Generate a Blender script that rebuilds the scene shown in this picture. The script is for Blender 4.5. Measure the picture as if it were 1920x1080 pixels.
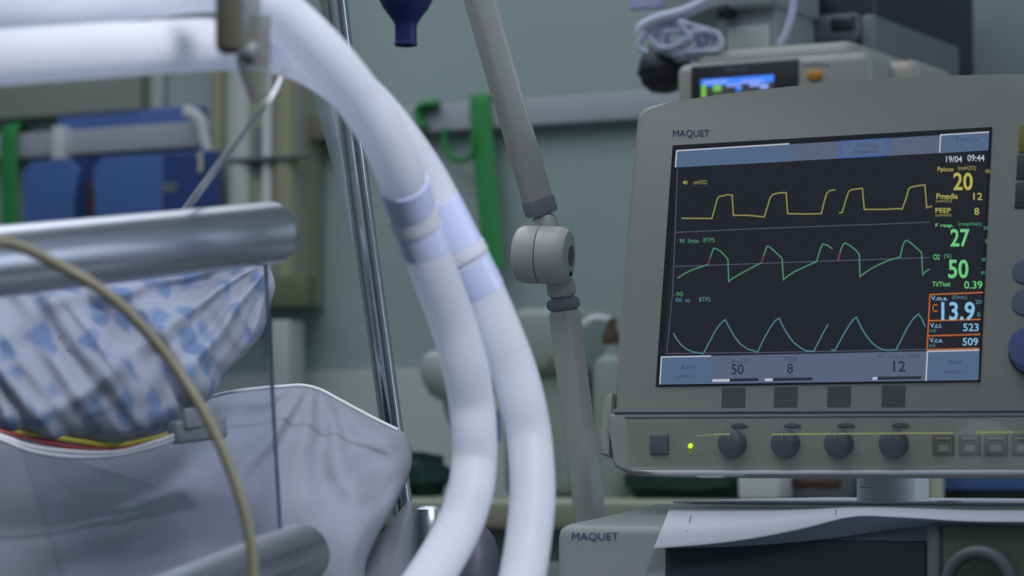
import bpy, bmesh, math, random
from mathutils import Vector, Matrix, noise

random.seed(4)
for o in list(bpy.data.objects):
    bpy.data.objects.remove(o)
SC = bpy.context.scene
COL = SC.collection

# ------------------------------------------------------------------ camera, light, exposure
FPX = 5400.0                                   # focal length in pixels of a 1920 px wide frame
TH, PI_ = math.radians(28.17), math.radians(3.61)
EYE = Vector((0, 0, 1.05))
F = Vector((-math.sin(TH) * math.cos(PI_), math.cos(TH) * math.cos(PI_), math.sin(PI_)))
R = Vector((math.cos(TH), math.sin(TH), 0))
U = R.cross(F)
cd = bpy.data.cameras.new('camera')
cam = bpy.data.objects.new('camera', cd)
COL.objects.link(cam)
cam.matrix_world = Matrix(((R.x, U.x, -F.x, EYE.x), (R.y, U.y, -F.y, EYE.y), (R.z, U.z, -F.z, EYE.z), (0, 0, 0, 1)))
cd.sensor_width = 36
cd.lens = FPX / 1920 * 36
cd.dof.use_dof = True
cd.dof.focus_distance = 2.17
cd.dof.aperture_fstop = 8.5
SC.camera = cam

SC.view_settings.view_transform = 'Standard'
SC.view_settings.look = 'None'
SC.view_settings.gamma = 1
SC.view_settings.use_curve_mapping = False
SC.view_settings.exposure = 0.0

W = bpy.data.worlds.new('world')
SC.world = W
W.use_nodes = True
W.node_tree.nodes['Background'].inputs[0].default_value = (0.55, 0.63, 0.75, 1)
W.node_tree.nodes['Background'].inputs[1].default_value = 0.1


def area(name, loc, size, power, col, target=None, sy=None):
    l = bpy.data.lights.new(name, 'AREA')
    l.energy = power
    l.color = col
    l.shape = 'RECTANGLE'
    l.size = size
    l.size_y = sy or size
    o = bpy.data.objects.new(name, l)
    o.location = loc
    if target is not None:
        o.rotation_euler = (Vector(target) - Vector(loc)).to_track_quat('-Z', 'Y').to_euler()
    COL.objects.link(o)
    return o


LAMPS = ((-2.3, 2.85, 1.8, 1.2, 10), (-1.5, 1.35, 1.8, 1.5, 11), (0.4, -0.6, 1.6, 1.4, 3))  # last entry is an added unseen lamp that lightens front faces
for lx_, ly_, w_, h_, p_ in LAMPS:
    area('ceiling_or_fill_light', (lx_, ly_, 2.74), w_, p_, (0.93, 0.96, 1.0), sy=h_)
area('window_light', (1.82, 2.75, 1.6), 1.5, 22, (0.78, 0.86, 1.0), target=(-1.0, 2.3, 1.1), sy=1.2)


def spot(name, loc, target, power, cone, blend, soft, col):
    l = bpy.data.lights.new(name, 'SPOT')
    l.energy, l.color, l.spot_size, l.spot_blend, l.shadow_soft_size = power, col, math.radians(cone), blend, soft
    o = bpy.data.objects.new(name, l)
    o.location = loc
    o.rotation_euler = (Vector(target) - Vector(loc)).to_track_quat('-Z', 'Y').to_euler()
    COL.objects.link(o)


# two added fill spots without fixtures, brightening the breathing hoses
spot('hose_fill_light', (-1.02, 0.92, 1.95), (-0.98, 1.36, 1.05), 5, 58, 0.7, 0.09, (0.84, 0.90, 1.0))
spot('hose_fill_light', (-0.05, 0.75, 1.95), (-0.86, 1.35, 1.08), 66, 37, 0.85, 0.12, (0.95, 0.93, 1.0))
# ------------------------------------------------------------------ helpers


def at(px, py, d):
    return EYE + d * (F + (px - 960) / FPX * R - (py - 540) / FPX * U)


def on_plane(px, py, p0, n):
    v = F + (px - 960) / FPX * R - (py - 540) / FPX * U
    return EYE + v * ((p0 - EYE).dot(n) / v.dot(n))


def on_y(px, py, Y):
    return on_plane(px, py, Vector((0, Y, 0)), Vector((0, 1, 0)))


def lin(c):
    def f(v):
        v /= 255.0
        return v / 12.92 if v <= 0.04045 else ((v + 0.055) / 1.055) ** 2.4
    return (f(c[0]), f(c[1]), f(c[2]), 1)


MATS = {}


def mat(name, col, rough=0.5, metal=0.0, var=0.06, scale=30.0, emit=None, trans=0.0, alpha=1.0, coat=0.0, spec=0.5, sss=0.0):
    """principled plastic / metal / paint with a faint procedural mottle; col is sRGB 0-255"""
    m = bpy.data.materials.new(name)
    m.use_nodes = True
    nt = m.node_tree
    b = nt.nodes['Principled BSDF']
    b.inputs['Roughness'].default_value = rough
    b.inputs['Metallic'].default_value = metal
    b.inputs['Coat Weight'].default_value = coat
    b.inputs['Specular IOR Level'].default_value = spec
    if trans:
        b.inputs['Transmission Weight'].default_value = trans
    if sss:
        b.inputs['Subsurface Weight'].default_value = sss
        b.inputs['Subsurface Radius'].default_value = (0.02, 0.02, 0.025)
    if alpha < 1:
        b.inputs['Alpha'].default_value = alpha
    c = lin(col)
    if var > 0:
        tc = nt.nodes.new('ShaderNodeTexCoord')
        n = nt.nodes.new('ShaderNodeTexNoise')
        n.inputs['Scale'].default_value = scale
        n.inputs['Detail'].default_value = 3
        r = nt.nodes.new('ShaderNodeValToRGB')
        r.color_ramp.elements[0].position = 0.3
        r.color_ramp.elements[1].position = 0.7
        r.color_ramp.elements[0].color = (c[0] * (1 - var), c[1] * (1 - var), c[2] * (1 - var), 1)
        r.color_ramp.elements[1].color = (min(1, c[0] * (1 + var)), min(1, c[1] * (1 + var)), min(1, c[2] * (1 + var)), 1)
        nt.links.new(tc.outputs['Object'], n.inputs['Vector'])
        nt.links.new(n.outputs['Fac'], r.inputs[0])
        nt.links.new(r.outputs[0], b.inputs['Base Color'])
    else:
        b.inputs['Base Color'].default_value = c
    if emit:
        b.inputs['Emission Color'].default_value = lin(emit)
        b.inputs['Emission Strength'].default_value = 1.0
    MATS[name] = m
    return m


def glow(name, col, k=1.0):
    """a lit screen element: black base, its own colour emitted"""
    m = mat(name, (4, 4, 5), 0.35, var=0, spec=0.2)
    b = m.node_tree.nodes['Principled BSDF']
    b.inputs['Emission Color'].default_value = lin(col)
    b.inputs['Emission Strength'].default_value = k
    return m


def root_of(o):
    while o.parent:
        o = o.parent
    return o


class MB:
    def __init__(self):
        self.v, self.f = [], []

    def add(self, vs, fs):
        k = len(self.v)
        self.v += [Vector(p) for p in vs]
        self.f += [tuple(i + k for i in f) for f in fs]
        return self

    def frombm(self, bm, M=None):
        bm.verts.index_update()
        self.add([(M @ v.co if M else v.co.copy()) for v in bm.verts], [[v.index for v in f.verts] for f in bm.faces])
        bm.free()
        return self

    def rbox(self, size, M, bev=0.004, seg=3):
        bm = bmesh.new()
        bmesh.ops.create_cube(bm, size=1)
        bmesh.ops.scale(bm, vec=size, verts=bm.verts)
        if bev > 0:
            bmesh.ops.bevel(bm, geom=bm.edges[:], offset=min(bev, 0.48 * min(size)), segments=seg, profile=0.5, affect='EDGES')
        return self.frombm(bm, M)

    def prism(self, pts, z0, z1, M=Matrix(), bev=0.0, seg=3):
        """pts: 2-D outline (counter-clockwise seen from +z); extruded z0..z1, edges rounded"""
        bm = bmesh.new()
        a = [bm.verts.new((p[0], p[1], z0)) for p in pts]
        b = [bm.verts.new((p[0], p[1], z1)) for p in pts]
        n = len(pts)
        bm.faces.new(a[::-1])
        top = bm.faces.new(b)
        for i in range(n):
            bm.faces.new((a[i], a[(i + 1) % n], b[(i + 1) % n], b[i]))
        if bev > 0:
            bmesh.ops.bevel(bm, geom=list(top.edges), offset=bev, segments=seg, profile=0.5, affect='EDGES')
        return self.frombm(bm, M)

    def lathe(self, prof, M, n=32):
        """prof: (radius, height) list, about local z of M"""
        vs, fs = [], []
        for r, h in prof:
            for k in range(n):
                a = 2 * math.pi * k / n
                vs.append(M @ Vector((r * math.cos(a), r * math.sin(a), h)))
        for i in range(len(prof) - 1):
            for k in range(n):
                fs.append((i * n + k, i * n + (k + 1) % n, (i + 1) * n + (k + 1) % n, (i + 1) * n + k))
        fs.append(tuple(range(n))[::-1])
        fs.append(tuple((len(prof) - 1) * n + k for k in range(n)))
        return self.add(vs, fs)

    def tube(self, pts, rad, n=16, steps=12, ripple=None, flat=None):
        """smooth sweep through world points; rad a number or one per point; flat = (side_scale, up_scale, updir)"""
        P = [Vector(p) for p in pts]
        rd = rad if isinstance(rad, (list, tuple)) else [rad] * len(P)
        path, rr = [], []
        for i in range(len(P) - 1):
            p0, p1, p2, p3 = P[max(i - 1, 0)], P[i], P[i + 1], P[min(i + 2, len(P) - 1)]
            for k in range(steps):
                t = k / steps
                path.append(0.5 * ((2 * p1) + (p2 - p0) * t + (2 * p0 - 5 * p1 + 4 * p2 - p3) * t * t + (3 * p1 - p0 - 3 * p2 + p3) * t ** 3))
                rr.append(rd[i] * (1 - t) + rd[i + 1] * t)
        path.append(P[-1])
        rr.append(rd[-1])
        vs, fs = [], []
        tg = (path[1] - path[0]).normalized()
        nrm = tg.orthogonal().normalized() if flat is None else (flat[2] - tg * flat[2].dot(tg)).normalized()
        s = 0.0
        for i, p in enumerate(path):
            t2 = (path[min(i + 1, len(path) - 1)] - path[max(i - 1, 0)]).normalized()
            nrm = (nrm - t2 * nrm.dot(t2)).normalized()
            b = t2.cross(nrm)
            if i:
                s += (p - path[i - 1]).length
            r = rr[i]
            if ripple:
                r += ripple[0] * math.cos(2 * math.pi * s / ripple[1])
            su, sb = (flat[1], flat[0]) if flat else (1, 1)
            for k in range(n):
                a = 2 * math.pi * k / n
                vs.append(p + nrm * (r * su * math.cos(a)) + b * (r * sb * math.sin(a)))
        for i in range(len(path) - 1):
            for k in range(n):
                fs.append((i * n + k, i * n + (k + 1) % n, (i + 1) * n + (k + 1) % n, (i + 1) * n + k))
        fs.append(tuple(range(n))[::-1])
        fs.append(tuple((len(path) - 1) * n + k for k in range(n)))
        return self.add(vs, fs)

    def build(self, name, m, parent=None, sharp=38, smooth=True):
        me = bpy.data.meshes.new(name)
        if parent is None:
            lo = Vector([min(v[i] for v in self.v) for i in range(3)])
            hi = Vector([max(v[i] for v in self.v) for i in range(3)])
            base = Vector(((lo.x + hi.x) / 2, (lo.y + hi.y) / 2, lo.z))
            M = Matrix.Translation(-base)
        else:
            M = root_of(parent).matrix_basis.inverted()
            base = None
        me.from_pydata([M @ v for v in self.v], [], self.f)
        bm = bmesh.new()
        bm.from_mesh(me)
        bmesh.ops.recalc_face_normals(bm, faces=bm.faces)
        if smooth:
            for f in bm.faces:
                f.smooth = True
            for e in bm.edges:
                if len(e.link_faces) == 2 and e.calc_face_angle(0) > math.radians(sharp):
                    e.smooth = False
        bm.to_mesh(me)
        bm.free()
        me.materials.append(m)
        o = bpy.data.objects.new(name, me)
        COL.objects.link(o)
        if parent is None:
            o.location = base
        else:
            o.parent = parent
        return o


def tag(o, label, cat, group=None, kind=None):
    o['label'] = label
    o['category'] = cat
    if group:
        o['group'] = group
    if kind:
        o['kind'] = kind
    return o


def thing(name, label, cat, loc, group=None, rot=None):
    o = bpy.data.objects.new(name, None)
    o.empty_display_size = 0.05
    COL.objects.link(o)
    o.matrix_basis = Matrix.Translation(loc) @ (rot.to_4x4() if rot else Matrix())
    return tag(o, label, cat, group)


def structure(o):
    o['kind'] = 'structure'
    return o


def frame(o, x, y, z):
    return Matrix(((x[0], y[0], z[0], o[0]), (x[1], y[1], z[1], o[1]), (x[2], y[2], z[2], o[2]), (0, 0, 0, 1)))


def dirframe(o, z, xh=Vector((1, 0, 0))):
    z = Vector(z).normalized()
    x = (xh - z * xh.dot(z)).normalized()
    return frame(o, x, z.cross(x), z)


def wallbox(x0, y0, x1, y1, Y, depth, bev=0.004, mb=None, seg=3):
    """box with its front face on the plane Y filling that pixel window, reaching depth metres back"""
    a, b = on_y(x0, (y0 + y1) / 2, Y), on_y(x1, (y0 + y1) / 2, Y)
    c, d = on_y((x0 + x1) / 2, y1, Y), on_y((x0 + x1) / 2, y0, Y)
    mb = mb or MB()
    M = Matrix.Translation(((a.x + b.x) / 2, Y + depth / 2, (c.z + d.z) / 2))
    return mb.rbox((b.x - a.x, depth, d.z - c.z), M, bev, seg)


def px(n, d):
    return n * d / FPX


# ------------------------------------------------------------------ materials
wall_m = mat('wall_paint', (154, 174, 171), 0.6, var=0.03, scale=3)
ceil_m = mat('ceiling_paint', (215, 218, 216), 0.8, var=0.02, scale=4)
floor_m = mat('floor_vinyl', (84, 92, 92), 0.35, var=0.08, scale=9)
panel_m = mat('wall_panel', (186, 194, 190), 0.5, var=0.03, scale=4)
rail_m = mat('wall_rail_paint', (172, 178, 186), 0.45, var=0.03)
case_m = mat('casing_plastic', (160, 162, 155), 0.42, var=0.02, scale=15)
strip_m = mat('strip_plastic', (160, 162, 158), 0.4, var=0.02, scale=15)
arm_m = mat('arm_plastic', (200, 200, 194), 0.4, var=0.02, scale=15)
collar_m = mat('collar_rubber', (142, 144, 154), 0.5, var=0.03)
rib_m = mat('rib_plastic', (92, 92, 96), 0.5, var=0.02)
gap_m = mat('dark_gap', (26, 27, 30), 0.6, var=0.0)
knob_m = mat('knob_rubber', (98, 102, 124), 0.45, var=0.05)
bezel_m = mat('bezel_plastic', (44, 46, 54), 0.35, var=0.03)
key_m = mat('key_rubber', (110, 110, 106), 0.5, var=0.03)
lip_m = mat('pale_plastic', (222, 226, 232), 0.35, var=0.02)
ink_m = mat('blue_ink', (52, 62, 128), 0.6, var=0.05)
greyink_m = mat('grey_ink', (112, 116, 130), 0.6, var=0.05)
hose_m = mat('hose_silicone', (236, 239, 244), 0.5, var=0.015, scale=40)
sleeve_m = mat('connector_plastic', (186, 200, 232), 0.3, var=0.02)
alu_m = mat('satin_aluminium', (200, 204, 214), 0.32, metal=1.0, var=0)
chrome_m = mat('chrome', (220, 222, 232), 0.07, metal=1.0, var=0.0)
tan_m = mat('tan_rubber', (120, 119, 98), 0.5, var=0.05)
clip_m = mat('clip_plastic', (80, 82, 72), 0.5, var=0.04)
sheet_m = mat('white_cotton', (142, 147, 162), 0.85, var=0.03, scale=60)
blue_m = mat('blue_bin_plastic', (74, 108, 170), 0.45, var=0.05)
dblue_m = mat('dark_blue_plastic', (44, 66, 122), 0.45, var=0.05)
bulb_m = mat('blue_rubber', (40, 46, 112), 0.5, var=0.05)
green_m = mat('green_strap', (44, 140, 74), 0.6, var=0.05)
dgreen_m = mat('dark_green_cloth', (22, 62, 52), 0.85, var=0.12, scale=40)
teal_m = mat('teal_cloth', (62, 112, 112), 0.85, var=0.1, scale=40)
brown_m = mat('brown_card', (76, 52, 38), 0.7, var=0.1)
beige_m = mat('beige_laminate', (160, 160, 142), 0.5, var=0.04, scale=8)
white_m = mat('white_plastic', (210, 214, 216), 0.45, var=0.03)
dark_m = mat('dark_plastic', (52, 50, 62), 0.5, var=0.05)
grey_m = mat('grey_plastic', (104, 112, 118), 0.5, var=0.04)
paper_m = mat('paper', (226, 228, 236), 0.8, var=0.015, scale=50)
cream_m = mat('cream_plastic', (196, 194, 170), 0.5, var=0.03)
duct_m = mat('duct_enamel', (158, 160, 140), 0.5, var=0.04, scale=10)
dutyel_m = mat('yellow_enamel', (152, 151, 122), 0.5, var=0.04, scale=10)
black_m = mat('black_plastic', (18, 18, 20), 0.6, var=0.05)
orange_m = mat('orange_button', (206, 140, 40), 0.4, var=0.03)
redw_m = mat('red_wire', (150, 44, 48), 0.45, var=0.04)
yelw_m = mat('yellow_wire', (190, 180, 40), 0.45, var=0.04)
whtw_m = mat('white_wire', (214, 216, 220), 0.45, var=0.03)
grnw_m = mat('dark_green_wire', (70, 84, 80), 0.45, var=0.04)
cable_m = mat('lavender_cable', (196, 200, 226), 0.45, var=0.03)

# translucent hose: mix of soft plastic and light passing through
nt = hose_m.node_tree
tr = nt.nodes.new('ShaderNodeBsdfTranslucent')
tr.inputs[0].default_value = lin((236, 242, 252))
mx = nt.nodes.new('ShaderNodeMixShader')
mx.inputs[0].default_value = 0.5
nt.links.new(nt.nodes['Principled BSDF'].outputs[0], mx.inputs[1])
nt.links.new(tr.outputs[0], mx.inputs[2])
nt.links.new(mx.outputs[0], nt.nodes['Material Output'].inputs[0])


nt = paper_m.node_tree
tr = nt.nodes.new('ShaderNodeBsdfTranslucent')
tr.inputs[0].default_value = lin((206, 212, 240))
mx = nt.nodes.new('ShaderNodeMixShader')
mx.inputs[0].default_value = 0.35
nt.links.new(nt.nodes['Principled BSDF'].outputs[0], mx.inputs[1])
nt.links.new(tr.outputs[0], mx.inputs[2])
nt.links.new(mx.outputs[0], nt.nodes['Material Output'].inputs[0])


def clear_mat(name, tint, gloss=0.08, rough=0.05):
    m = bpy.data.materials.new(name)
    m.use_nodes = True
    t = m.node_tree
    for n in list(t.nodes):
        if n.type != 'OUTPUT_MATERIAL':
            t.nodes.remove(n)
    a = t.nodes.new('ShaderNodeBsdfTransparent')
    a.inputs[0].default_value = lin(tint)
    g = t.nodes.new('ShaderNodeBsdfGlossy')
    g.inputs['Roughness'].default_value = rough
    x = t.nodes.new('ShaderNodeMixShader')
    x.inputs[0].default_value = gloss * 0.5
    t.links.new(a.outputs[0], x.inputs[1])
    t.links.new(g.outputs[0], x.inputs[2])
    t.links.new(x.outputs[0], t.nodes['Material Output'].inputs[0])
    return m


def milky_mat(name, col, fac):
    m = clear_mat(name, (250, 252, 255))
    t = m.node_tree
    d = t.nodes.new('ShaderNodeBsdfDiffuse')
    d.inputs[0].default_value = lin(col)
    x = t.nodes.new('ShaderNodeMixShader')
    x.inputs[0].default_value = fac
    prev = t.nodes['Material Output'].inputs[0].links[0].from_socket
    t.links.new(prev, x.inputs[1])
    t.links.new(d.outputs[0], x.inputs[2])
    t.links.new(x.outputs[0], t.nodes['Material Output'].inputs[0])
    return m


acrylic_m = clear_mat('clear_acrylic', (244, 247, 250))
cover_m = clear_mat('clear_cover', (248, 248, 244))
milky_m = milky_mat('milky_plastic', (190, 204, 210), 0.45)
clearpl_m = milky_mat('clear_plastic', (112, 114, 106), 0.5)
line_m = milky_mat('clear_tubing', (236, 242, 250), 0.92)
edge_m = mat('acrylic_edge', (88, 98, 122), 0.3, var=0.02)

# pillow cotton printed with blue dots
pillow_m = mat('dotted_cotton', (208, 216, 230), 0.85, var=0)
nt = pillow_m.node_tree
tc = nt.nodes.new('ShaderNodeTexCoord')
vo = nt.nodes.new('ShaderNodeTexVoronoi')
vo.inputs['Scale'].default_value = 50
vo.inputs['Randomness'].default_value = 1.0
rp = nt.nodes.new('ShaderNodeValToRGB')
rp.color_ramp.elements[0].position = 0.24
rp.color_ramp.elements[0].color = lin((112, 134, 172))
rp.color_ramp.elements[1].position = 0.50
rp.color_ramp.elements[1].color = lin((164, 169, 182))
nz = nt.nodes.new('ShaderNodeTexNoise')
nz.inputs['Scale'].default_value = 45
ad = nt.nodes.new('ShaderNodeVectorMath')
ad.operation = 'MULTIPLY_ADD'
ad.inputs[1].default_value = (0.022, 0.022, 0.022)
nt.links.new(tc.outputs['Object'], nz.inputs['Vector'])
nt.links.new(nz.outputs['Color'], ad.inputs[0])
nt.links.new(tc.outputs['Object'], ad.inputs[2])
nt.links.new(ad.outputs[0], vo.inputs['Vector'])
nt.links.new(vo.outputs['Distance'], rp.inputs[0])
nt.links.new(rp.outputs[0], nt.nodes['Principled BSDF'].inputs['Base Color'])

# ------------------------------------------------------------------ the room
YW = 3.95
X0, X1, Y0, ZC = -4.3, 1.9, -1.6, 2.8


def slab(name, lo, hi, m):
    lo, hi = Vector(lo), Vector(hi)
    o = MB().rbox(hi - lo, Matrix.Translation((lo + hi) / 2), 0).build(name, m)
    return structure(o)


slab('floor', (X0 - .1, Y0 - .1, -0.1), (X1 + .1, YW + .1, 0), floor_m)
slab('ceiling', (X0 - .1, Y0 - .1, ZC), (X1 + .1, YW + .1, ZC + .1), ceil_m)
slab('wall_back', (X0, YW, 0), (X1, YW + .1, ZC), wall_m)
slab('wall_left', (X0 - .1, Y0, 0), (X0, YW, ZC), wall_m)
slab('wall_right', (X1, Y0, 0), (X1 + .1, YW, ZC), wall_m)
slab('wall_front', (X0, Y0 - .1, 0), (X1, Y0, ZC), ceil_m)
# daylight window in the right wall, out of the picture
sky_m = glow('window_daylight', (196, 214, 246), 1.0)
wn = structure(MB().rbox((0.02, 1.5, 1.2), Matrix.Translation((X1 - .012, 2.75, 1.6)), 0).build('window_1', sky_m))
for dy, dz, ly, lz in ((0, .62, 1.6, .06), (0, -.62, 1.6, .06), (.77, 0, .06, 1.3), (-.77, 0, .06, 1.3), (0, 0, .04, 1.2)):
    MB().rbox((.05, ly, lz), Matrix.Translation((X1 - .026, 2.75 + dy, 1.6 + dz)), .004).build('window_frame', white_m, wn)
# ceiling lamps that carry the area lights; the front one is added fill
lampglow = glow('lamp_diffuser', (225, 236, 255), 1.0)
for i, (x, y, w_, h_, p_) in enumerate(LAMPS):
    t = thing('ceiling_or_fill_lamp', ['flat ceiling lamp nearest the back wall', 'large flat ceiling lamp above the bed', 'added ceiling fill lamp at the front of the room'][i], 'lamp', (x, y, 2.76))
    MB().rbox((w_ + .1, h_ + .1, 0.04), Matrix.Translation((x, y, 2.78)), 0.006).build('lamp_frame', white_m, t)
    MB().rbox((w_, h_, 0.01), Matrix.Translation((x, y, 2.757)), 0.002).build('diffuser', lampglow, t)

# lower wall protection board and the corner column at the right
c = on_y(600, 697, YW)
structure(MB().rbox((X1 - X0, 0.012, c.z - 0.1), Matrix.Translation(((X0 + X1) / 2, YW - 0.006, (c.z + 0.1) / 2)), 0.003).build('trim_1', panel_m))
a = on_y(1742, 70, YW - 0.32)
slab('wall_column', (a.x, YW - 0.32, 0), (a.x + 1.0, YW, ZC), mat('column_paint', (136, 152, 152), .6, var=.03, scale=3))

# ------------------------------------------------------------------ ventilator display
SC0 = EYE + 0.122 * R + 0.108 * U + 2.184 * F          # top left corner of the dark screen surround
LEAN = math.radians(9.72)
SX, SY = Vector((1, 0, 0)), Vector((0, math.sin(LEAN), math.cos(LEAN)))
SN = SX.cross(SY)
MS = frame(SC0, SX, SY, SN)
MSI = MS.inverted()


def sc(x, y, z=0.0):
    """pixel measurement -> coordinates on the display's front plane, z metres proud of it"""
    q = MSI @ on_plane(x, y, SC0 + SN * z, SN)
    return Vector((q.x, q.y))


def outline(pts, z=0.0):
    q = [sc(a, b, z) for a, b in pts]
    s = sum(q[i].x * q[(i + 1) % len(q)].y - q[(i + 1) % len(q)].x * q[i].y for i in range(len(q)))
    return q if s > 0 else q[::-1]


rotS = Matrix(((SX.x, SY.x, SN.x), (SX.y, SY.y, SN.y), (SX.z, SY.z, SN.z)))
disp = thing('ventilator_display', 'large beige ventilator display with waveforms on a dark screen', 'monitor', MS @ Vector((0.12, -0.26, -0.03)), rot=rotS)

casing = [(1151, 774), (1158, 690), (1176, 440), (1196, 222), (1199, 210), (1206, 203), (1220, 197), (1260, 190.5), (1330, 180),
          (1400, 171), (1480, 162), (1560, 154.5), (1640, 148), (1720, 143.5), (1800, 141), (1880, 139), (1960, 139), (2010, 142), (2024, 155), (2020, 300), (1995, 772)]
co = MB().prism(outline(casing), -0.05, 0.0, MS, 0.0035).build('casing', case_m, disp)
# back shell, so the casing has its depth
MB().prism(outline([(1185, 760), (1225, 240), (1400, 205), (1650, 185), (1940, 180), (1960, 300), (1950, 760)]), -0.085, -0.05, MS, 0.01).build('back_shell', case_m, disp)

bez = MB().prism(outline([(1262, 273), (1860, 238.5), (1838, 716), (1230, 725)]), 0, 0.0012, MS, 0.0003, 1).build('screen', bezel_m, disp)
screen_m = glow('screen_dark', (33, 36, 44), 1.0)
screen_m.node_tree.nodes['Principled BSDF'].inputs['Roughness'].default_value = 0.12
screen_m.node_tree.nodes['Principled BSDF'].inputs['Specular IOR Level'].default_value = 0.5
MB().prism(outline([(1274, 281), (1855, 248), (1835, 712), (1241, 721)]), 0.0012, 0.0016, MS).build('display_glass', screen_m, bez)

bar_m = glow('screen_bar', (86, 97, 122), 1.0)
btn_m = glow('screen_button', (80, 101, 130), 1.0)
wht_m = glow('screen_white', (178, 186, 198), 1.0)
frm_m = glow('screen_blue_frame', (66, 92, 165), 1.0)
vio_m = glow('screen_axis', (82, 82, 104), 1.0)
yel_m = glow('screen_yellow', (176, 170, 78), 1.0)
ytr_m = glow('screen_yellow_trace', (140, 136, 70), 1.0)
grn_m = glow('screen_green', (104, 196, 122), 1.0)
gtr_m = glow('screen_green_trace', (70, 136, 98), 1.0)
blu_m = glow('screen_blue', (128, 184, 222), 1.0)
btr_m = glow('screen_blue_trace', (72, 122, 136), 1.0)
red_m = glow('screen_red', (112, 48, 56), 1.0)
org_m = glow('screen_orange', (188, 98, 36), 1.0)
txt_m = glow('screen_dark_text', (40, 44, 62), 1.0)
ftx_m = glow('screen_faint_text', (66, 76, 98), 1.0)


def plate(name, pts, m, z, parent=bez, h=0.0002):
    return MB().prism(outline(pts), z, z + h, MS).build(name, m, parent, smooth=False)


def ribbon(name, pts, w, m, z=0.0019, parent=bez, mb=None):
    """thin flat line on the screen, w pixels wide"""
    q = [sc(*p) for p in pts]
    hw = px(w, 2.15) / 2
    own = mb is None
    mb = mb or MB()
    vs, fs = [], []
    n = len(q)
    for i in range(n):
        a = (q[i] - q[i - 1]).normalized() if i else None
        b = (q[i + 1] - q[i]).normalized() if i < n - 1 else None
        t = ((a or b) + (b or a)).normalized()
        k = Vector((-t.y, t.x))
        if a is not None and b is not None:
            k = k / max(0.5, abs(k.dot(Vector((-a.y, a.x)))))
        for sgn in (1, -1):
            for zz in (z, z + 0.00015):
                vs.append(MS @ Vector((q[i].x + sgn * hw * k.x, q[i].y + sgn * hw * k.y, zz)))
    for i in range(n - 1):
        o = 4 * i
        fs += [(o + 1, o + 5, o + 7, o + 3), (o, o + 1, o + 5, o + 4), (o + 2, o + 6, o + 7, o + 3), (o, o + 2, o + 6, o + 4)]
    mb.add(vs, fs)
    return mb.build(name, m, parent, smooth=False) if own else mb


def text(name, s, box, m, z=0.0019, parent=bez, plane=None, h=0.00015, bold=0.0):
    """lettering meshed flat and fitted into a pixel window (x0,y0,x1,y1)"""
    cu = bpy.data.curves.new('t', 'FONT')
    cu.body = s
    cu.resolution_u = 3
    cu.offset = bold
    to = bpy.data.objects.new('t', cu)
    me = bpy.data.meshes.new_from_object(to)
    vs = [v.co.copy() for v in me.vertices]
    fs = [list(p.vertices) for p in me.polygons]
    bpy.data.objects.remove(to)
    bpy.data.curves.remove(cu)
    bpy.data.meshes.remove(me)
    lx, hx = min(v.x for v in vs), max(v.x for v in vs)
    ly, hy = min(v.y for v in vs), max(v.y for v in vs)
    x0, y0, x1, y1 = box
    f = plane or (lambda a, b: MS @ sc(a, b, z).to_3d() + SN * z)
    tl, tr_, bl = f(x0, y0), f(x1, y0), f(x0, y1)
    ex, ey = tr_ - tl, tl - bl
    nn = ex.cross(ey).normalized() * h
    mb = MB()
    for off in ((nn, False),):
        mb.add([bl + ex * ((v.x - lx) / (hx - lx)) + ey * ((v.y - ly) / (hy - ly)) + nn for v in vs], fs)
    return mb.build(name, m, parent, smooth=False)


Z1 = 0.0016
plate('header_bar', [(1271, 284.5), (1856, 249), (1854.5, 283), (1269, 315)], bar_m, Z1)
plate('header_button', [(1271, 284.5), (1484, 271.5), (1483, 304), (1269, 315)], btn_m, Z1 + .0002)
ribbon('button_edge', [(1268.5, 315), (1271, 284), (1482, 271)], 2.6, wht_m, Z1 + .0005)
plate('header_button', [(1577, 265.5), (1668, 260), (1667, 293.5), (1576, 298.5)], frm_m, Z1 + .0002)
plate('button_face', [(1579.5, 267.8), (1665, 262.8), (1664, 291), (1579, 295.8)], btn_m, Z1 + .0004)
text('caption', 'Allarme', (1604, 269, 1644, 277), ftx_m, Z1 + .0007)
text('caption', 'sospeso', (1601, 281, 1646, 289), ftx_m, Z1 + .0007)
plate('header_button', [(1765, 254.5), (1856, 249), (1854.5, 283), (1763.5, 288.5)], btn_m, Z1 + .0002)
ribbon('button_edge', [(1763.5, 288), (1765.5, 254.5), (1856, 249)], 2.4, wht_m, Z1 + .0005)
text('caption', 'Evento', (1793, 256, 1834, 265), ftx_m, Z1 + .0007)
ribbon('axis_line', [(1272, 318), (1268, 437), (1263, 553), (1252, 664)], 1.6, vio_m)
ribbon('axis_line', [(1268, 437), (1420, 430), (1745, 418)], 1.6, vio_m)
ribbon('axis_line', [(1264, 501), (1500, 492.5), (1745, 484)], 1.6, vio_m)
ribbon('axis_line', [(1252, 664), (1500, 661), (1738, 656)], 1.6, vio_m)
YT = [[(1280, 410.5), (1337, 411), (1342, 393), (1346, 377), (1350, 370), (1360, 368), (1366, 366.5), (1375, 367), (1377, 405), (1405, 405), (1435, 408), (1442, 386), (1446, 372), (1451, 366), (1463, 363), (1476, 362.5), (1479, 402), (1510, 402.5), (1542, 402), (1548, 377), (1552, 364), (1558, 358.5), (1568, 357)],
      [(1575, 401), (1581, 400), (1587, 379), (1593, 361), (1597, 357.5), (1605, 356), (1619, 354.5), (1622.5, 394), (1660, 394), (1688, 392.5), (1693, 394), (1700, 376), (1706, 355), (1711, 352), (1722, 350), (1736, 348), (1739.5, 390.5), (1750, 388)]]
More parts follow.
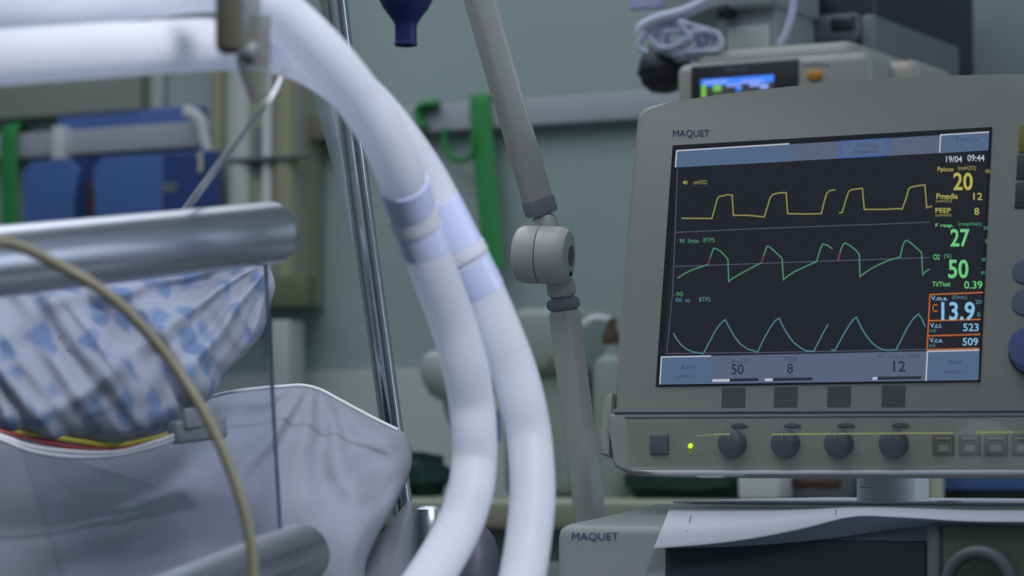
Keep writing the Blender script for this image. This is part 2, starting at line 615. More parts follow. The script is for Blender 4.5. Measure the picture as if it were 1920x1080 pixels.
GT = [[(1272, 523), (1286, 514), (1300, 507), (1330, 497), (1336, 478), (1340, 467), (1345, 467.5), (1354, 473), (1367, 487), (1368.5, 529), (1376, 523), (1387, 516.5), (1408, 505), (1430, 494), (1437, 472), (1440, 463), (1445, 464), (1455, 473), (1468.5, 485.5), (1471, 525.5), (1479, 519), (1493, 510), (1512, 501), (1533, 492), (1541, 466), (1545, 458.5), (1553, 461), (1563, 468)],
      [(1573, 490), (1579, 468), (1584, 458), (1588, 457), (1596, 462), (1606, 470), (1613, 478), (1614.5, 520), (1622, 514), (1633, 506.5), (1650, 497.5), (1667, 490), (1690, 483), (1694, 464), (1698, 454), (1703, 452), (1716, 462), (1730, 475), (1732, 517), (1738, 510), (1745, 506)]]
BT = [[(1265, 626), (1271, 637), (1279, 647), (1289, 655.5), (1301, 661), (1312, 662.5), (1321, 664), (1333, 641), (1346, 617), (1355, 606), (1362, 600.5), (1369, 614), (1379, 632), (1391, 647), (1405, 656), (1415, 658.5), (1422, 662), (1434, 637), (1447, 614), (1456, 602), (1463, 598), (1470, 613), (1480, 630), (1491, 644), (1504, 654), (1514, 659), (1528, 660), (1535, 646), (1545, 626), (1555, 609)],
      [(1561, 656), (1567, 659), (1580, 635), (1594, 611), (1602, 600), (1608, 596), (1615, 612), (1625, 629), (1636, 643), (1647, 652), (1657, 656.5), (1667, 658), (1682, 657), (1692, 638), (1703, 616), (1714, 599), (1724, 590), (1730, 598), (1737, 614)]]
for nm, tt, m in (('pressure_trace', YT, ytr_m), ('flow_trace', GT, gtr_m), ('volume_trace', BT, btr_m)):
    mb = MB()
    for p in tt:
        ribbon(nm, p, 2.5, m, 0.0021, mb=mb)
    mb.build(nm, m, bez, smooth=False)
for p in ([(1330, 497), (1334, 484)], [(1430, 494), (1434, 481)], [(1574, 489), (1578, 475)]):
    ribbon('trigger_mark', p, 3, red_m, 0.0023)

for s, b, m in (('40', (1280, 339, 1289, 346), yel_m), ('cmH2O', (1300, 337.5, 1326, 345.5), ytr_m), ('90', (1274, 448, 1284, 456), gtr_m), ('l/min', (1290, 447, 1310, 456), gtr_m),
                ('BTPS', (1319, 446, 1340, 454.5), gtr_m), ('-90', (1264, 547, 1281, 556), gtr_m), ('900', (1266, 559, 1279, 567), btr_m), ('ml', (1285, 559, 1293, 567), btr_m), ('BTPS', (1311, 557, 1332, 566), btr_m),
                ('19/04', (1774, 292.5, 1804, 304.5), wht_m), ('09:44', (1814, 290, 1846, 302.5), wht_m),
                ('Ppicco', (1758, 313, 1788, 324), yel_m), ('(cmH2O)', (1796, 311, 1830, 321), ytr_m), ('20', (1787.5, 323.5, 1824, 357), yel_m),
                ('Pmedia', (1756, 362.5, 1796, 373), yel_m), ('(cmH2O)', (1755, 374, 1785, 381), ytr_m), ('12', (1825, 361.5, 1842, 375), yel_m),
                ('PEEP', (1754, 390, 1783, 399), yel_m), ('(cmH2O)', (1754, 400.5, 1784, 407.5), ytr_m), ('8', (1827, 389.5, 1836, 403), yel_m), ('40', (1847, 317, 1856, 325), ytr_m),
                ('F resp.', (1754, 419, 1788, 428), grn_m), ('(resp/min)', (1797, 416, 1840, 425), gtr_m), ('27', (1782, 429, 1818, 463), grn_m), ('30', (1844, 424, 1852, 431), gtr_m), ('5', (1847, 449, 1852, 456), gtr_m),
                ('O2', (1750, 477, 1762, 487), grn_m), ('(%)', (1770, 476, 1784, 486), gtr_m), ('50', (1778, 486.5, 1816, 522), grn_m), ('60', (1841, 483, 1848, 490), gtr_m), ('40', (1839, 508, 1847, 515), gtr_m),
                ('Ti/Ttot', (1748, 528, 1782, 537), grn_m), ('0.39', (1808, 527, 1842, 541.5), grn_m),
                ('V.m.e.', (1746, 555, 1777, 563.5), blu_m), ('(l/min)', (1786, 553, 1813, 563), btr_m), ('C', (1748, 570, 1758, 585), org_m), ('13.9', (1765, 566, 1828, 601), blu_m),
                ('20', (1829, 562, 1841, 570), btr_m), ('5', (1832, 586, 1839, 594), btr_m), ('V.c.i.', (1744, 606, 1766, 614.5), blu_m), ('ml', (1744, 616.5, 1755, 623), btr_m), ('523', (1806, 606.5, 1835, 621), blu_m),
                ('V.c.e.', (1743, 633.5, 1768, 642), blu_m), ('ml', (1742, 644, 1753, 651), btr_m), ('509', (1805, 633.5, 1834, 648), blu_m)):
    big = s in ('20', '27', '50', '13.9') and b[3] - b[1] > 25
    text('reading' if s[0].isdigit() else 'caption', s, b, m, 0.0021, bold=0.02 if big else 0.012)
mb = MB()
for p in ([(1745, 553.5), (1845, 549.5)], [(1743, 602.5), (1841, 600)], [(1742, 631), (1840, 628)], [(1740, 656.5), (1838, 654.5)], [(1745.5, 552.5), (1740, 657)]):
    ribbon('alarm_frame', p, 2.4, org_m, 0.0020, mb=mb)
mb.build('alarm_frame', org_m, bez, smooth=False)
plate('footer_bar', [(1242.5, 670), (1838, 657.5), (1836, 713.5), (1240, 722)], bar_m, Z1)
plate('footer_button', [(1242.5, 670), (1336, 668.2), (1335, 720.7), (1240, 722)], btn_m, Z1 + .0002)
ribbon('button_edge', [(1239.5, 722), (1242.5, 670.5), (1335, 668.5)], 2.4, wht_m, Z1 + .0005)
plate('footer_button', [(1741, 660), (1838, 657.5), (1836, 713.5), (1739.5, 715)], btn_m, Z1 + .0002)
ribbon('button_edge', [(1738, 715.5), (1741, 660), (1838, 657.5)], 2.4, wht_m, Z1 + .0005)
for s, b, m in (('Altri', (1276, 684, 1302, 693.5), ftx_m), ('parametri', (1269, 701.5, 1306, 710), ftx_m), ('Altri', (1777, 674, 1803, 684), ftx_m), ('valori', (1768, 692, 1813, 700), ftx_m),
                ('Conc. O2', (1364, 672, 1402, 681), ftx_m), ('50', (1371.5, 682.5, 1394.5, 702.5), txt_m), ('%', (1377, 705, 1383, 710), ftx_m),
                ('PEEP', (1470, 669.5, 1495, 678), ftx_m), ('8', (1476, 681.5, 1487, 700.5), txt_m), ('cmH2O', (1468, 704, 1492, 709), ftx_m),
                ('PC sopra PEEP', (1648, 664.5, 1726, 674), ftx_m), ('12', (1675, 677, 1698, 697), txt_m)):
    text('reading' if s[0].isdigit() else 'caption', s, b, m, Z1 + .0006, bold=0.01)
for x0, xm, x1, y in ((1338, 1370, 1424, 714.5), (1436, 1451, 1525, 713.3), (1638, 1647, 1729, 711)):
    ribbon('level_bar', [(x0, y), (xm, y - .4)], 5, wht_m, Z1 + .0004)
    ribbon('level_bar', [(xm, y - .6), (x1, y - 2)], 5.5, txt_m, Z1 + .0003)

text('logo_lettering', 'MAQUET', (1262, 243.5, 1330, 258.5), ink_m, 0.0003, disp)
# four grilles of fine raised ribs above the knobs
for xc, y0 in ((1376, 726), (1474, 725), (1574, 724), (1676, 722)):
    mb = MB()
    for k in range(10):
        y = y0 + 1.5 + k * 4.25
        o = outline([(xc - 22 - k * .15, y), (xc + 22 - k * .15, y - .4), (xc + 22 - k * .15, y + 1.5), (xc - 22 - k * .15, y + 1.9)])
        mb.prism(o, -0.0005, 0.0006, MS)
    g = mb.build('vent_ribs', rib_m, disp, smooth=False)
    g['kind'] = 'stuff'
# lower control strip, a little proud of the casing
ZS = 0.010
strip = [(1141, 774), (1141, 800), (1146, 858), (1150, 872), (1160, 880), (1178, 885), (1230, 887), (1400, 889), (1995, 889), (2010, 880), (2012, 772)]
MB().prism(outline(strip, ZS), -0.008, ZS, MS, 0.003).build('control_strip', strip_m, disp)
mb = MB()
mb.prism(outline([(1150, 767), (2005, 763), (2005, 770), (1150, 773.5)], ZS), ZS - 0.002, ZS + 0.0012, MS)
mb.prism(outline([(1172, 778), (2005, 775), (2005, 779), (1172, 783)], ZS), ZS - 0.002, ZS + 0.0012, MS)
mb.build('hinge_groove', collar_m, disp, smooth=False)
MB().prism(outline([(1180, 882.5), (2000, 882), (2000, 888.5), (1240, 889)], ZS), 0.002, ZS + 0.0025, MS, 0.001).build('lit_bottom_lip', lip_m, disp)  # pale colour stands in for the highlight along the lower edge
MB().prism(outline([(1298, 888), (1360, 888), (1349, 894), (1306, 894)], ZS), ZS - .005, ZS, MS, 0.001).build('latch_tab', lip_m, disp)
MB().prism(outline([(1141, 742), (1152, 738), (1150, 770), (1146, 857), (1130, 853), (1130, 812), (1136, 766)], 0.0), -0.03, 0.004, MS, 0.0015).build('cover_hinge', case_m, disp)


def knob(xc, yc, r, name='control_knob', m=knob_m, z=ZS, h=0.008):
    q = sc(xc, yc, z)
    rr = px(r, 2.14)
    M = MS @ Matrix.Translation((q.x, q.y, z))
    k = MB().lathe([(rr * 1.03, 0), (rr * 1.03, 0.002), (rr * .97, 0.003), (rr * .9, h * .9), (rr * .82, h), (rr * .3, h + .0006)], M, 40).build(name, m, disp)
    return k, q, M, rr


for xc in (1375, 1474.5, 1574.5, 1677):
    k, q, M, rr = knob(xc, 833, 26)
    MB().rbox((0.0014, rr * .8, 0.0008), M @ Matrix.Translation((0, rr * .42, 0.0088)), 0.0003).build('knob_pointer', collar_m, k)
    MB().prism([(.0062 * math.cos(a) * (1 - .35 * math.sin(a)), .0015 * math.sin(a)) for a in [i * math.pi / 10 for i in range(20)]], 0, 0.0012,
               M @ Matrix.Translation((0.004, rr + 0.0035, 0)), 0.0004, 2).build('knob_reflection', knob_m, disp)  # dark ellipse stands in for the knob's reflection in the cover
MB().prism(outline([(1220, 816.5), (1254, 816), (1254, 852), (1220, 852.5)], ZS), ZS, ZS + 0.0025, MS, 0.0008).build('standby_key', knob_m, disp)
led_m = glow('led_green', (190, 230, 30), 1.6)
ledh_m = glow('led_dim', (110, 128, 30), 0.8)
for y, r, m in ((836, 5, led_m), (848, 3.2, ledh_m)):
    q = sc(1294.5, y, ZS)
    MB().lathe([(px(r, 2.15), 0), (px(r, 2.15) * .8, .001), (px(r, 2.15) * .3, .0016)], MS @ Matrix.Translation((q.x, q.y, ZS)), 16).build('power_light', m, disp)
for x0, x1 in ((1749, 1789), (1798, 1838), (1846, 1889), (1897, 1938)):
    k = MB().prism(outline([(x0, 816), (x1, 815.5), (x1, 853), (x0, 853.5)], ZS), ZS, ZS + 0.002, MS, 0.0007).build('function_key', key_m, disp)
    MB().prism(outline([(x0 + 6, 820), (x1 - 6, 820), (x1 - 6, 824), (x0 + 6, 824)], ZS + .002), ZS + 0.002, ZS + 0.0024, MS).build('key_symbol', strip_m, k)
    MB().prism(outline([(x0 + 12, 834), (x1 - 12, 834), (x1 - 10, 846), (x0 + 10, 846)], ZS + .002), ZS + 0.002, ZS + 0.0023, MS).build('key_symbol', strip_m, k)
# hinged clear cover over knobs and keys with a yellow reflection drawn as strips
ZV = ZS + 0.017
MB().prism(outline([(1176, 790), (2000, 787), (2000, 872), (1180, 875)], ZV), ZV, ZV + 0.0012, MS, 0.0003, 1).build('clear_cover', cover_m, disp)
line1 = mat('reflection_strip', (222, 216, 128), 0.4, var=0)
line2 = mat('faint_reflection_strip', (176, 176, 128), 0.4, var=0)
for x0, y0, x1, y1, w, m in ((1309, 817.5, 1340, 815.5, 3, line2), (1340, 815.5, 1371, 814.5, 2.4, line1), (1449, 815, 1789, 812.5, 2.6, line1), (1832, 812, 1900, 811, 3.4, line1), (1900, 811, 1960, 813, 3, line2)):
    q = [sc(x0, y0, ZV), sc(x1, y1, ZV)]
    ww = px(w, 2.13) / 2
    MB().add([MS @ Vector((q[i].x, q[i].y + s * ww, ZV + zz)) for i in (0, 1) for s in (-1, 1) for zz in (0.0012, 0.0017)],
             [(1, 5, 7, 3), (0, 1, 5, 4), (2, 6, 7, 3), (0, 2, 3, 1), (4, 6, 7, 5), (0, 2, 6, 4)]).build('reflection_strip', m, disp, smooth=False)
# side keys right of the screen
side_y = mat('side_key_yellow', (130, 128, 52), 0.5, var=0.03)
side_d = mat('side_key_dark', (64, 70, 72), 0.5, var=0.03)
side_b = mat('side_key_bluegrey', (104, 112, 136), 0.5, var=0.03)
for nm, b, m in (('alarm_key', (1910, 237, 1950, 286), side_y), ('side_key', (1906, 291, 1950, 337), side_d), ('side_key', (1903, 343, 1948, 391), side_d)):
    MB().prism(outline([(b[0] + 2, b[1]), (b[2] + 2, b[1] - 2), (b[2], b[3] - 2), (b[0], b[3])]), 0, 0.0012, MS, 0.0004).build(nm, m, disp)
for xc, yc, r in ((1921, 509, 24), (1921, 567, 25)):
    q = sc(xc, yc)
    MB().lathe([(px(r, 2.1), 0), (px(r, 2.1) * .9, .0016), (px(r, 2.1) * .4, .002)], MS @ Matrix.Translation((q.x, q.y, 0)), 32).build('round_key', side_b, disp)
q = sc(1940, 659)
MB().lathe([(px(46, 2.1), 0), (px(46, 2.1), .004)], MS @ Matrix.Translation((q.x, q.y, 0)), 40).build('knob_ring', gap_m, disp)
bk_m = mat('main_knob_blue', (92, 106, 158), 0.4, var=0.03)
knob(1941, 658, 42, 'rotary_knob', bk_m, 0.003, 0.016)

# ------------------------------------------------------------------ ventilator base with tray
DB = 2.05
YB = at(1100, 1000, DB).y                       # front plane of the housing
zt_front = on_y(1100, 983, YB).z
zt = EYE.z - 0.0262
base = thing('ventilator_trolley', 'grey ventilator housing with blue lettering under the display', 'medical device', (on_y(1400, 1000, YB).x, YB + .15, 0))
xl, xr = on_y(1040, 1030, YB).x, on_y(2100, 1030, YB).x
# housing: side profile (depth, height) swept across its width, corner rounded
prof = [(0.0, 0.30), (0.0, zt_front - .008), (0.003, zt_front - .0025), (0.01, zt_front), (0.05, zt_front + .003), (0.135, zt - .002), (0.15, zt), (0.50, zt), (0.50, 0.30)]
mb = MB()
n = len(prof)
xs = [(xl, .010), (xl + .002, .003), (xl + .008, 0), (xr, 0)]
vs = []
for x, inset in xs:
    for dy, z in prof:
        vs.append((x, YB + dy + (inset if dy < .2 else -inset), z - (inset * .6 if z > .4 else 0)))
fs = [(i * n + k, i * n + (k + 1) % n, (i + 1) * n + (k + 1) % n, (i + 1) * n + k) for i in range(len(xs) - 1) for k in range(n)]
fs += [tuple(range(n)), tuple((len(xs) - 1) * n + k for k in range(n))]
mb.add(vs, fs).build('housing', mat('housing_plastic', (138, 144, 144), .42, var=.02), base)
def tob(a, b):
    return on_y(a, b, YB - 0.0006)
text('logo_lettering', 'MAQUET', (1073, 998.5, 1160, 1015), ink_m, 0, base, plane=tob, h=0.0004)
# module bay, its dark colour carrying the papers' shadow, and pale upright on the front
wallbox(1246, 1012, 1738, 1230, YB - 0.004, 0.01, 0.002).build('shaded_bay', mat('shaded_bay_plastic', (50, 52, 60), .5, var=.03), base)
wallbox(1736, 985, 1762, 1230, YB - 0.010, 0.02, 0.003).build('front_upright', mat('upright_plastic', (126, 134, 132), .5, var=.03), base)
wallbox(1764, 985, 2100, 1230, YB - 0.007, 0.012, 0.003).build('side_module', mat('module_olive', (120, 122, 104), .55, var=.04, scale=12), base)
# corrugated-looking white port ring on the side module
q = on_y(1842, 1098, YB - 0.012)
MB().tube([q + Vector((.022 * math.cos(a), -.006, .022 * math.sin(a))) for a in [i * math.pi / 9 for i in range(0, 10)]], 0.0048, 12, 4).build('port_ring', grey_m, base)
# lower carriage to the floor
MB().rbox((0.26, 0.30, 0.16), Matrix.Translation(((xl + xr) / 2, YB + .22, 0.23)), 0.01).build('pedestal', grey_m, base)
MB().rbox((0.42, 0.46, 0.07), Matrix.Translation(((xl + xr) / 2, YB + .22, 0.115)), 0.02).build('carriage', grey_m, base)
for sx in (-1, 1):
    for sy in (-1, 1):
        M = dirframe(Vector(((xl + xr) / 2 + sx * .18 - .012, YB + .22 + sy * .19, 0.045)), (1, 0, 0), Vector((0, 0, 1)))
        MB().lathe([(.038, 0), (.045, .004), (.045, .02), (.038, .024)], M, 24).build('caster', black_m, base)
# neck of the display, standing on the tray
nx0, nx1 = on_y(1581, 930, YB + .19), on_y(1706, 930, YB + .19)
mb = MB()
cx, w = (nx0.x + nx1.x) / 2, (nx1.x - nx0.x)
zn = EYE.z + 0.012
rr = []
for k in range(28):
    a = 2 * math.pi * k / 28
    ca, sa = math.cos(a), math.sin(a)
    rr.append((w / 2 * math.copysign(abs(ca) ** .85, ca), .026 * math.copysign(abs(sa) ** .85, sa)))
nk = mb.prism(rr, 0, zn - zt + 0.01, Matrix.Translation((cx, YB + .225, zt - .001))).build('display_neck', lip_m, disp)
wallbox(1610, 913.5, 1635, 915, YB + .1935, 0.004, 0).build('neck_slot', collar_m, nk)

# ------------------------------------------------------------------ papers on the tray


def surf(name, rows, m, label=None, cat=None, nx=60, ny=14, th=0.0004, parent=None):
    """smooth sheet lofted through rows of world points (back to front), given a thickness"""
    def cr(P, t):
        k = len(P) - 1
        i = min(int(t * k), k - 1)
        u = t * k - i
        p0, p1, p2, p3 = P[max(i - 1, 0)], P[i], P[i + 1], P[min(i + 2, k)]
        return 0.5 * ((2 * p1) + (p2 - p0) * u + (2 * p0 - 5 * p1 + 4 * p2 - p3) * u * u + (3 * p1 - p0 - 3 * p2 + p3) * u ** 3)
    g = [[None] * (nx + 1) for _ in range(ny + 1)]
    for i in range(nx + 1):
        colp = [cr(r, i / nx) for r in rows]
        for j in range(ny + 1):
            g[j][i] = cr(colp, j / ny)
    vs, fs = [], []
    N = (nx + 1) * (ny + 1)
    for j in range(ny + 1):
        for i in range(nx + 1):
            vs.append(g[j][i])
    nr = (g[0][nx] - g[0][0]).cross(g[ny][0] - g[0][0]).normalized()
    if nr.z < 0:
        nr = -nr
    vs += [v - nr * th for v in vs]
    for j in range(ny):
        for i in range(nx):
            a = j * (nx + 1) + i
            fs.append((a, a + 1, a + nx + 2, a + nx + 1))
            fs.append((N + a, N + a + nx + 1, N + a + nx + 2, N + a + 1))
    for i in range(nx):
        fs.append((i, N + i, N + i + 1, i + 1))
        a = ny * (nx + 1) + i
        fs.append((a, a + 1, N + a + 1, N + a))
    for j in range(ny):
        a = j * (nx + 1)
        fs.append((a, a + nx + 1, N + a + nx + 1, N + a))
        a += nx
        fs.append((a, N + a, N + a + nx + 1, a + nx + 1))
    o = MB().add(vs, fs).build(name, m, parent, sharp=60)
    if label:
        tag(o, label, cat)
    return o


def row(l):
    return [at(*p) for p in l]


def edge_row(l, off):
    # points over the housing: off = metres behind (+) or ahead (-) of its front face
    return [at(x, y, (on_y(x, y, YB) - EYE).dot(F) + off) for x, y in l]


XS = (1330, 1420, 1510, 1600, 1700, 1820, 1960)
A0 = list(zip((1257,) + XS, (947.5, 948.5, 950, 951, 948.5, 949, 952, 953)))
A1 = list(zip((1246,) + XS, (978, 977, 973, 965, 957, 960, 966, 967)))
A2 = list(zip((1226,) + XS, (1027, 1019, 1007, 989, 968, 970, 977, 978)))
surf('paper_sheet', [edge_row(A0, .16), edge_row([((a[0] + b[0]) / 2, (a[1] + b[1]) / 2 - 1) for a, b in zip(A0, A1)], .07), edge_row(A1, -.006), edge_row(A2, -.022)], paper_m, 'curled printed sheet drooping over the tray front edge', 'paper')
pp = bpy.data.objects['paper_sheet']
for x0, y0, x1, y1 in ((1296, 968, 1287, 998), (1568, 957, 1567, 966)):
    mb = MB()
    mb.tube([edge_row([(x0, y0 - 1)], -.002)[0], edge_row([((x0 + x1) / 2, (y0 + y1) / 2 - 1)], -.009)[0], edge_row([(x1, y1 - 1)], -.018)[0]], .0004, 6, 4).build('printed_line', greyink_m, pp)
B0 = [(x, y + 3) for x, y in A1]
B1 = list(zip((1238,) + XS, (1012, 1008, 1000, 988, 975, 973, 976, 977)))
B2 = list(zip((1244,) + XS, (1029, 1027, 1023, 1015, 1004, 989, 981, 982)))
surf('paper_sheet', [edge_row(B0, -.003), edge_row(B1, -.012), edge_row(B2, -.004)], paper_m, 'lower sheet curling back under the printed sheet on the tray', 'paper')
# white sheets lying flat under the neck
z = zt + 0.003
q0, q1 = at(1240, 946, 2.2), at(1990, 946, 2.05)
MB().rbox((0.34, 0.30, 0.002), Matrix.Translation((q0.x + .175, YB + .32, z - .0015)), 0.0005, 1).build('paper_stack', paper_m)
tag(bpy.data.objects['paper_stack'], 'flat white sheets lying on the tray under the display neck', 'paper')
b = MB().rbox((0.012, 0.02, 0.0006), Matrix.Translation((on_y(1822, 949, YB + .25).x, YB + .20, z - .0002)), 0.0002, 1).build('printed_mark', greyink_m, bpy.data.objects['paper_stack'])

# ------------------------------------------------------------------ articulated support arm
arm = thing('support_arm', 'jointed beige support arm left of the display', 'support arm', at(1105, 968, 2.22))


def beam(name, p, q, w, t, rot, m, parent, bev):
    z = (q - p)
    L = z.length
    z.normalize()
    x = (R * math.cos(rot) + F * math.sin(rot))
    x = (x - z * x.dot(z)).normalized()
    M = frame((p + q) / 2, x, z.cross(x), z)
    return MB().rbox((w, t, L), M, bev, 4).build(name, m, parent)


D = 2.22
up_a, up_b = at(882, -60, D - .02), at(1011, 384, D)
W1 = px(52, D)
beam('upper_segment', up_a, up_b, W1, px(46, D), math.radians(24), arm_m, arm, 0.005)
e = (up_b - up_a).normalized()
beam('collar', up_b - e * .007, up_b + e * .008, W1 * 1.02, px(47, D), math.radians(24), collar_m, arm, 0.003)
beam('elbow', up_b + e * .008, at(1029, 445, D), W1 * .9, px(42, D), math.radians(-25), arm_m, arm, 0.006)
ax = (R * .95 - F * .28 - U * .03).normalized()
jc = at(1020, 478, D - .012)
M = dirframe(jc, ax, U)
rj = px(54, D)
L = px(52, D)
MB().lathe([(rj * .80, -L), (rj * .93, -L + .002), (rj, -L + .006), (rj, -L * .16), (rj * .985, -L * .13)], M, 48).build('joint_housing', arm_m, arm)
MB().lathe([(rj * .95, -L * .14), (rj * .95, -L * .09)], M, 48).build('joint_gap', gap_m, arm)
jo = MB().lathe([(rj * .985, -L * .1), (rj, -L * .07), (rj, L * .55), (rj * .96, L * .75), (rj * .85, L * .93), (rj * .6, L * 1.0)], M, 48).build('joint_cap', arm_m, arm)
MB().lathe([(rj * .36, L * .9), (rj * .36, L * 1.02), (rj * .3, L * 1.03)], M, 32).build('joint_screw', knob_m, jo)
q = M @ Vector((-rj * .62, 0, L * 1.0))
MB().lathe([(.0016, -.002), (.0016, .0012)], dirframe(q, ax, U), 12).build('rivet', gap_m, jo)
lo_a, lo_b = at(1050, 520, D), at(1114, 1030, D + .01)
e = (lo_b - lo_a).normalized()
W2 = px(50, D)
beam('elbow', lo_a, lo_a + e * px(40, D), W2 * .98, px(46, D), math.radians(-35), arm_m, arm, 0.006)
beam('collar', lo_a + e * px(38, D), lo_a + e * px(62, D), W2 * 1.04, px(49, D), math.radians(-35), collar_m, arm, 0.004)
beam('lower_segment', lo_a + e * px(61, D), lo_b, W2, px(46, D), math.radians(-35), arm_m, arm, 0.004)

# ------------------------------------------------------------------ breathing hoses
RH = 0.0135


def hose(name, label, pts, cuffs, mid):
    t = thing(name, label, 'hose', at(*mid), 'breathing hoses')
    P = [at(*p) for p in pts]
    MB().tube(P, RH, 28, 40, ripple=None).build('hose_wall', hose_m, t, sharp=80)
    for (a, b, r, nm, m) in cuffs:
        MB().tube([at(*a), at(*[(a[i] + b[i]) / 2 for i in range(3)]), at(*b)], RH + r, 28, 6).build(nm, m, t)
    return t


FH = [(-330, 10, 1.37), (-60, 5, 1.405), (100, 3, 1.42), (250, -14, 1.435), (400, -28, 1.455), (480, -8, 1.48), (546, 44, 1.51), (612, 108, 1.54), (672, 183, 1.57), (715, 247, 1.59), (747, 318, 1.61),
      (770, 388, 1.63), (811, 503, 1.65), (847, 600, 1.67), (871, 682, 1.68), (884, 752, 1.69), (889, 810, 1.69), (889, 866, 1.69), (881, 925, 1.68), (859, 990, 1.67), (820, 1060, 1.65), (760, 1150, 1.62), (690, 1250, 1.58)]
OH = [(-330, 122, 1.32), (-60, 112, 1.36), (0, 108, 1.37), (200, 94, 1.405), (400, 83, 1.465), (500, 88, 1.552), (575, 112, 1.60), (650, 160, 1.63), (718, 227, 1.655), (797, 337, 1.68),
      (858, 458, 1.685), (906, 552, 1.693), (939, 630, 1.697), (962, 690, 1.70), (980, 754, 1.70), (992, 820, 1.70), (998, 897, 1.69), (996, 966, 1.68), (980, 1078, 1.66), (950, 1180, 1.63), (910, 1280, 1.60)]
h1 = hose('breathing_hose', 'white breathing hose in front, curving down to the lower left', FH,
          [((757, 346, 1.618), (771, 391, 1.63), .0007, 'connector_sleeve', sleeve_m), ((773, 396, 1.632), (783, 424, 1.637), .0010, 'connector_ring', hose_m), ((785, 428, 1.638), (800, 470, 1.645), .0007, 'connector_sleeve', sleeve_m)], (889, 810, 1.69))
h2 = hose('breathing_hose', 'white breathing hose behind, dropping nearer the support arm', OH,
          [((821, 384, 1.682), (862, 465, 1.686), .0007, 'connector_sleeve', sleeve_m), ((863, 467, 1.686), (873, 486, 1.687), .0013, 'connector_ring', hose_m), ((875, 490, 1.687), (903, 546, 1.693), .0007, 'connector_sleeve', sleeve_m)], (998, 897, 1.69))

# holder clip and hanging clear connector at the top
hold = thing('hose_holder', 'tan plastic clip holding the two white hoses together', 'clip', at(430, 100, 1.40))
beam('clip_bar', at(430, -120, 1.385), at(430, 102, 1.395), px(52, 1.39), px(40, 1.39), 0, clip_m, hold, 0.0055)
beam('clip_bar', at(474, -120, 1.43), at(470, 96, 1.43), px(34, 1.43), px(30, 1.43), 0.2, clearpl_m, hold, 0.004)
con = thing('tube_connector', 'clear plastic connector hanging below the tan clip', 'connector', at(478, 180, 1.42))
MB().tube([at(470, 55, 1.425), at(474, 110, 1.425), at(482, 160, 1.425), at(492, 188, 1.425)], [.0075, .0085, .006, .0045], 20, 8).build('connector_body', clearpl_m, con)
MB().tube([at(487, 30, 1.435), at(486, 80, 1.435), at(484, 120, 1.435)], [.0055, .0055, .005], 16, 8).build('side_port', clearpl_m, con)
MB().tube([at(462, 92, 1.42), at(468, 97, 1.42), at(480, 100, 1.42)], .006, 16, 4).build('connector_cap', grey_m, con)
o = MB().tube([at(532, 112, 1.59), at(527, 142, 1.53), at(514, 172, 1.48), at(490, 206, 1.48), at(440, 270, 1.55), at(400, 323, 1.63), at(352, 388, 1.74), at(315, 440, 1.78)], [.0008, .0009, .001, .0012, .0017, .002, .0022, .0022], 12, 10).build('sampling_tube', line_m)
tag(o, 'thin clear sampling tube running from the hoses down behind the bed rail', 'tube')

# ------------------------------------------------------------------ bed side rail
rail = thing('bed_side_rail', 'metal bed side rail with a clear panel between two bars', 'bed rail', at(400, 1080, 1.7))
ra, rb = at(-120, 503, 1.47), at(505, 437, 1.715)
M = dirframe(ra, rb - ra, U)
L = (rb - ra).length
r0 = 0.0188
MB().lathe([(r0, -.02), (r0, L), (r0 * .98, L + .004), (r0 * .9, L + .008), (r0 * .74, L + .011), (r0 * .45, L + .0125)], M, 48).build('top_bar', alu_m, rail)
la, lb = at(215, 1180, 1.49), at(562, 1040, 1.73)
M = dirframe(la, lb - la, U)
L = (lb - la).length
MB().lathe([(r0, -.02), (r0, L), (r0 * .97, L + .003), (r0 * .84, L + .006), (r0 * .5, L + .008)], M, 48).build('lower_bar', alu_m, rail)
for dv in (-.35, .25):
    MB().tube([la + (U * (r0 * (.99 * math.cos(dv + .6))) - F * r0 * .99 * math.sin(dv + .6)), lb + (U * (r0 * (.99 * math.cos(dv + .6))) - F * r0 * .99 * math.sin(dv + .6))], .0008, 8, 4).build('bar_groove', collar_m, rail)
p = [at(-60, 500, 1.50), at(495, 440, 1.712), at(526, 1040, 1.735), at(150, 1190, 1.50)]
nn = (p[1] - p[0]).cross(p[2] - p[1]).normalized() * 0.0025
MB().add([v + nn for v in p] + [v - nn for v in p], [(0, 1, 2, 3), (4, 7, 6, 5), (0, 4, 5, 1), (1, 5, 6, 2), (2, 6, 7, 3), (3, 7, 4, 0)]).build('clear_panel', acrylic_m, rail, smooth=False)
MB().tube([at(496, 460, 1.713), at(511, 740, 1.724), at(526, 1000, 1.734)], .0012, 8, 4).build('panel_edge', edge_m, rail)

o = MB().tube([at(-160, 470, 1.36), at(-30, 455, 1.40), at(30, 460, 1.43), at(100, 492, 1.45), at(180, 537, 1.46), at(250, 595, 1.47), at(320, 677, 1.48), at(370, 752, 1.48), at(412, 832, 1.48), at(446, 920, 1.48), at(467, 1000, 1.48), at(476, 1090, 1.48), at(474, 1180, 1.48)], .0029, 14, 10).build('tan_cable', tan_m)
tag(o, 'tan rubber cable looping over the metal bed rail', 'cable')

# ------------------------------------------------------------------ pillow and bedding


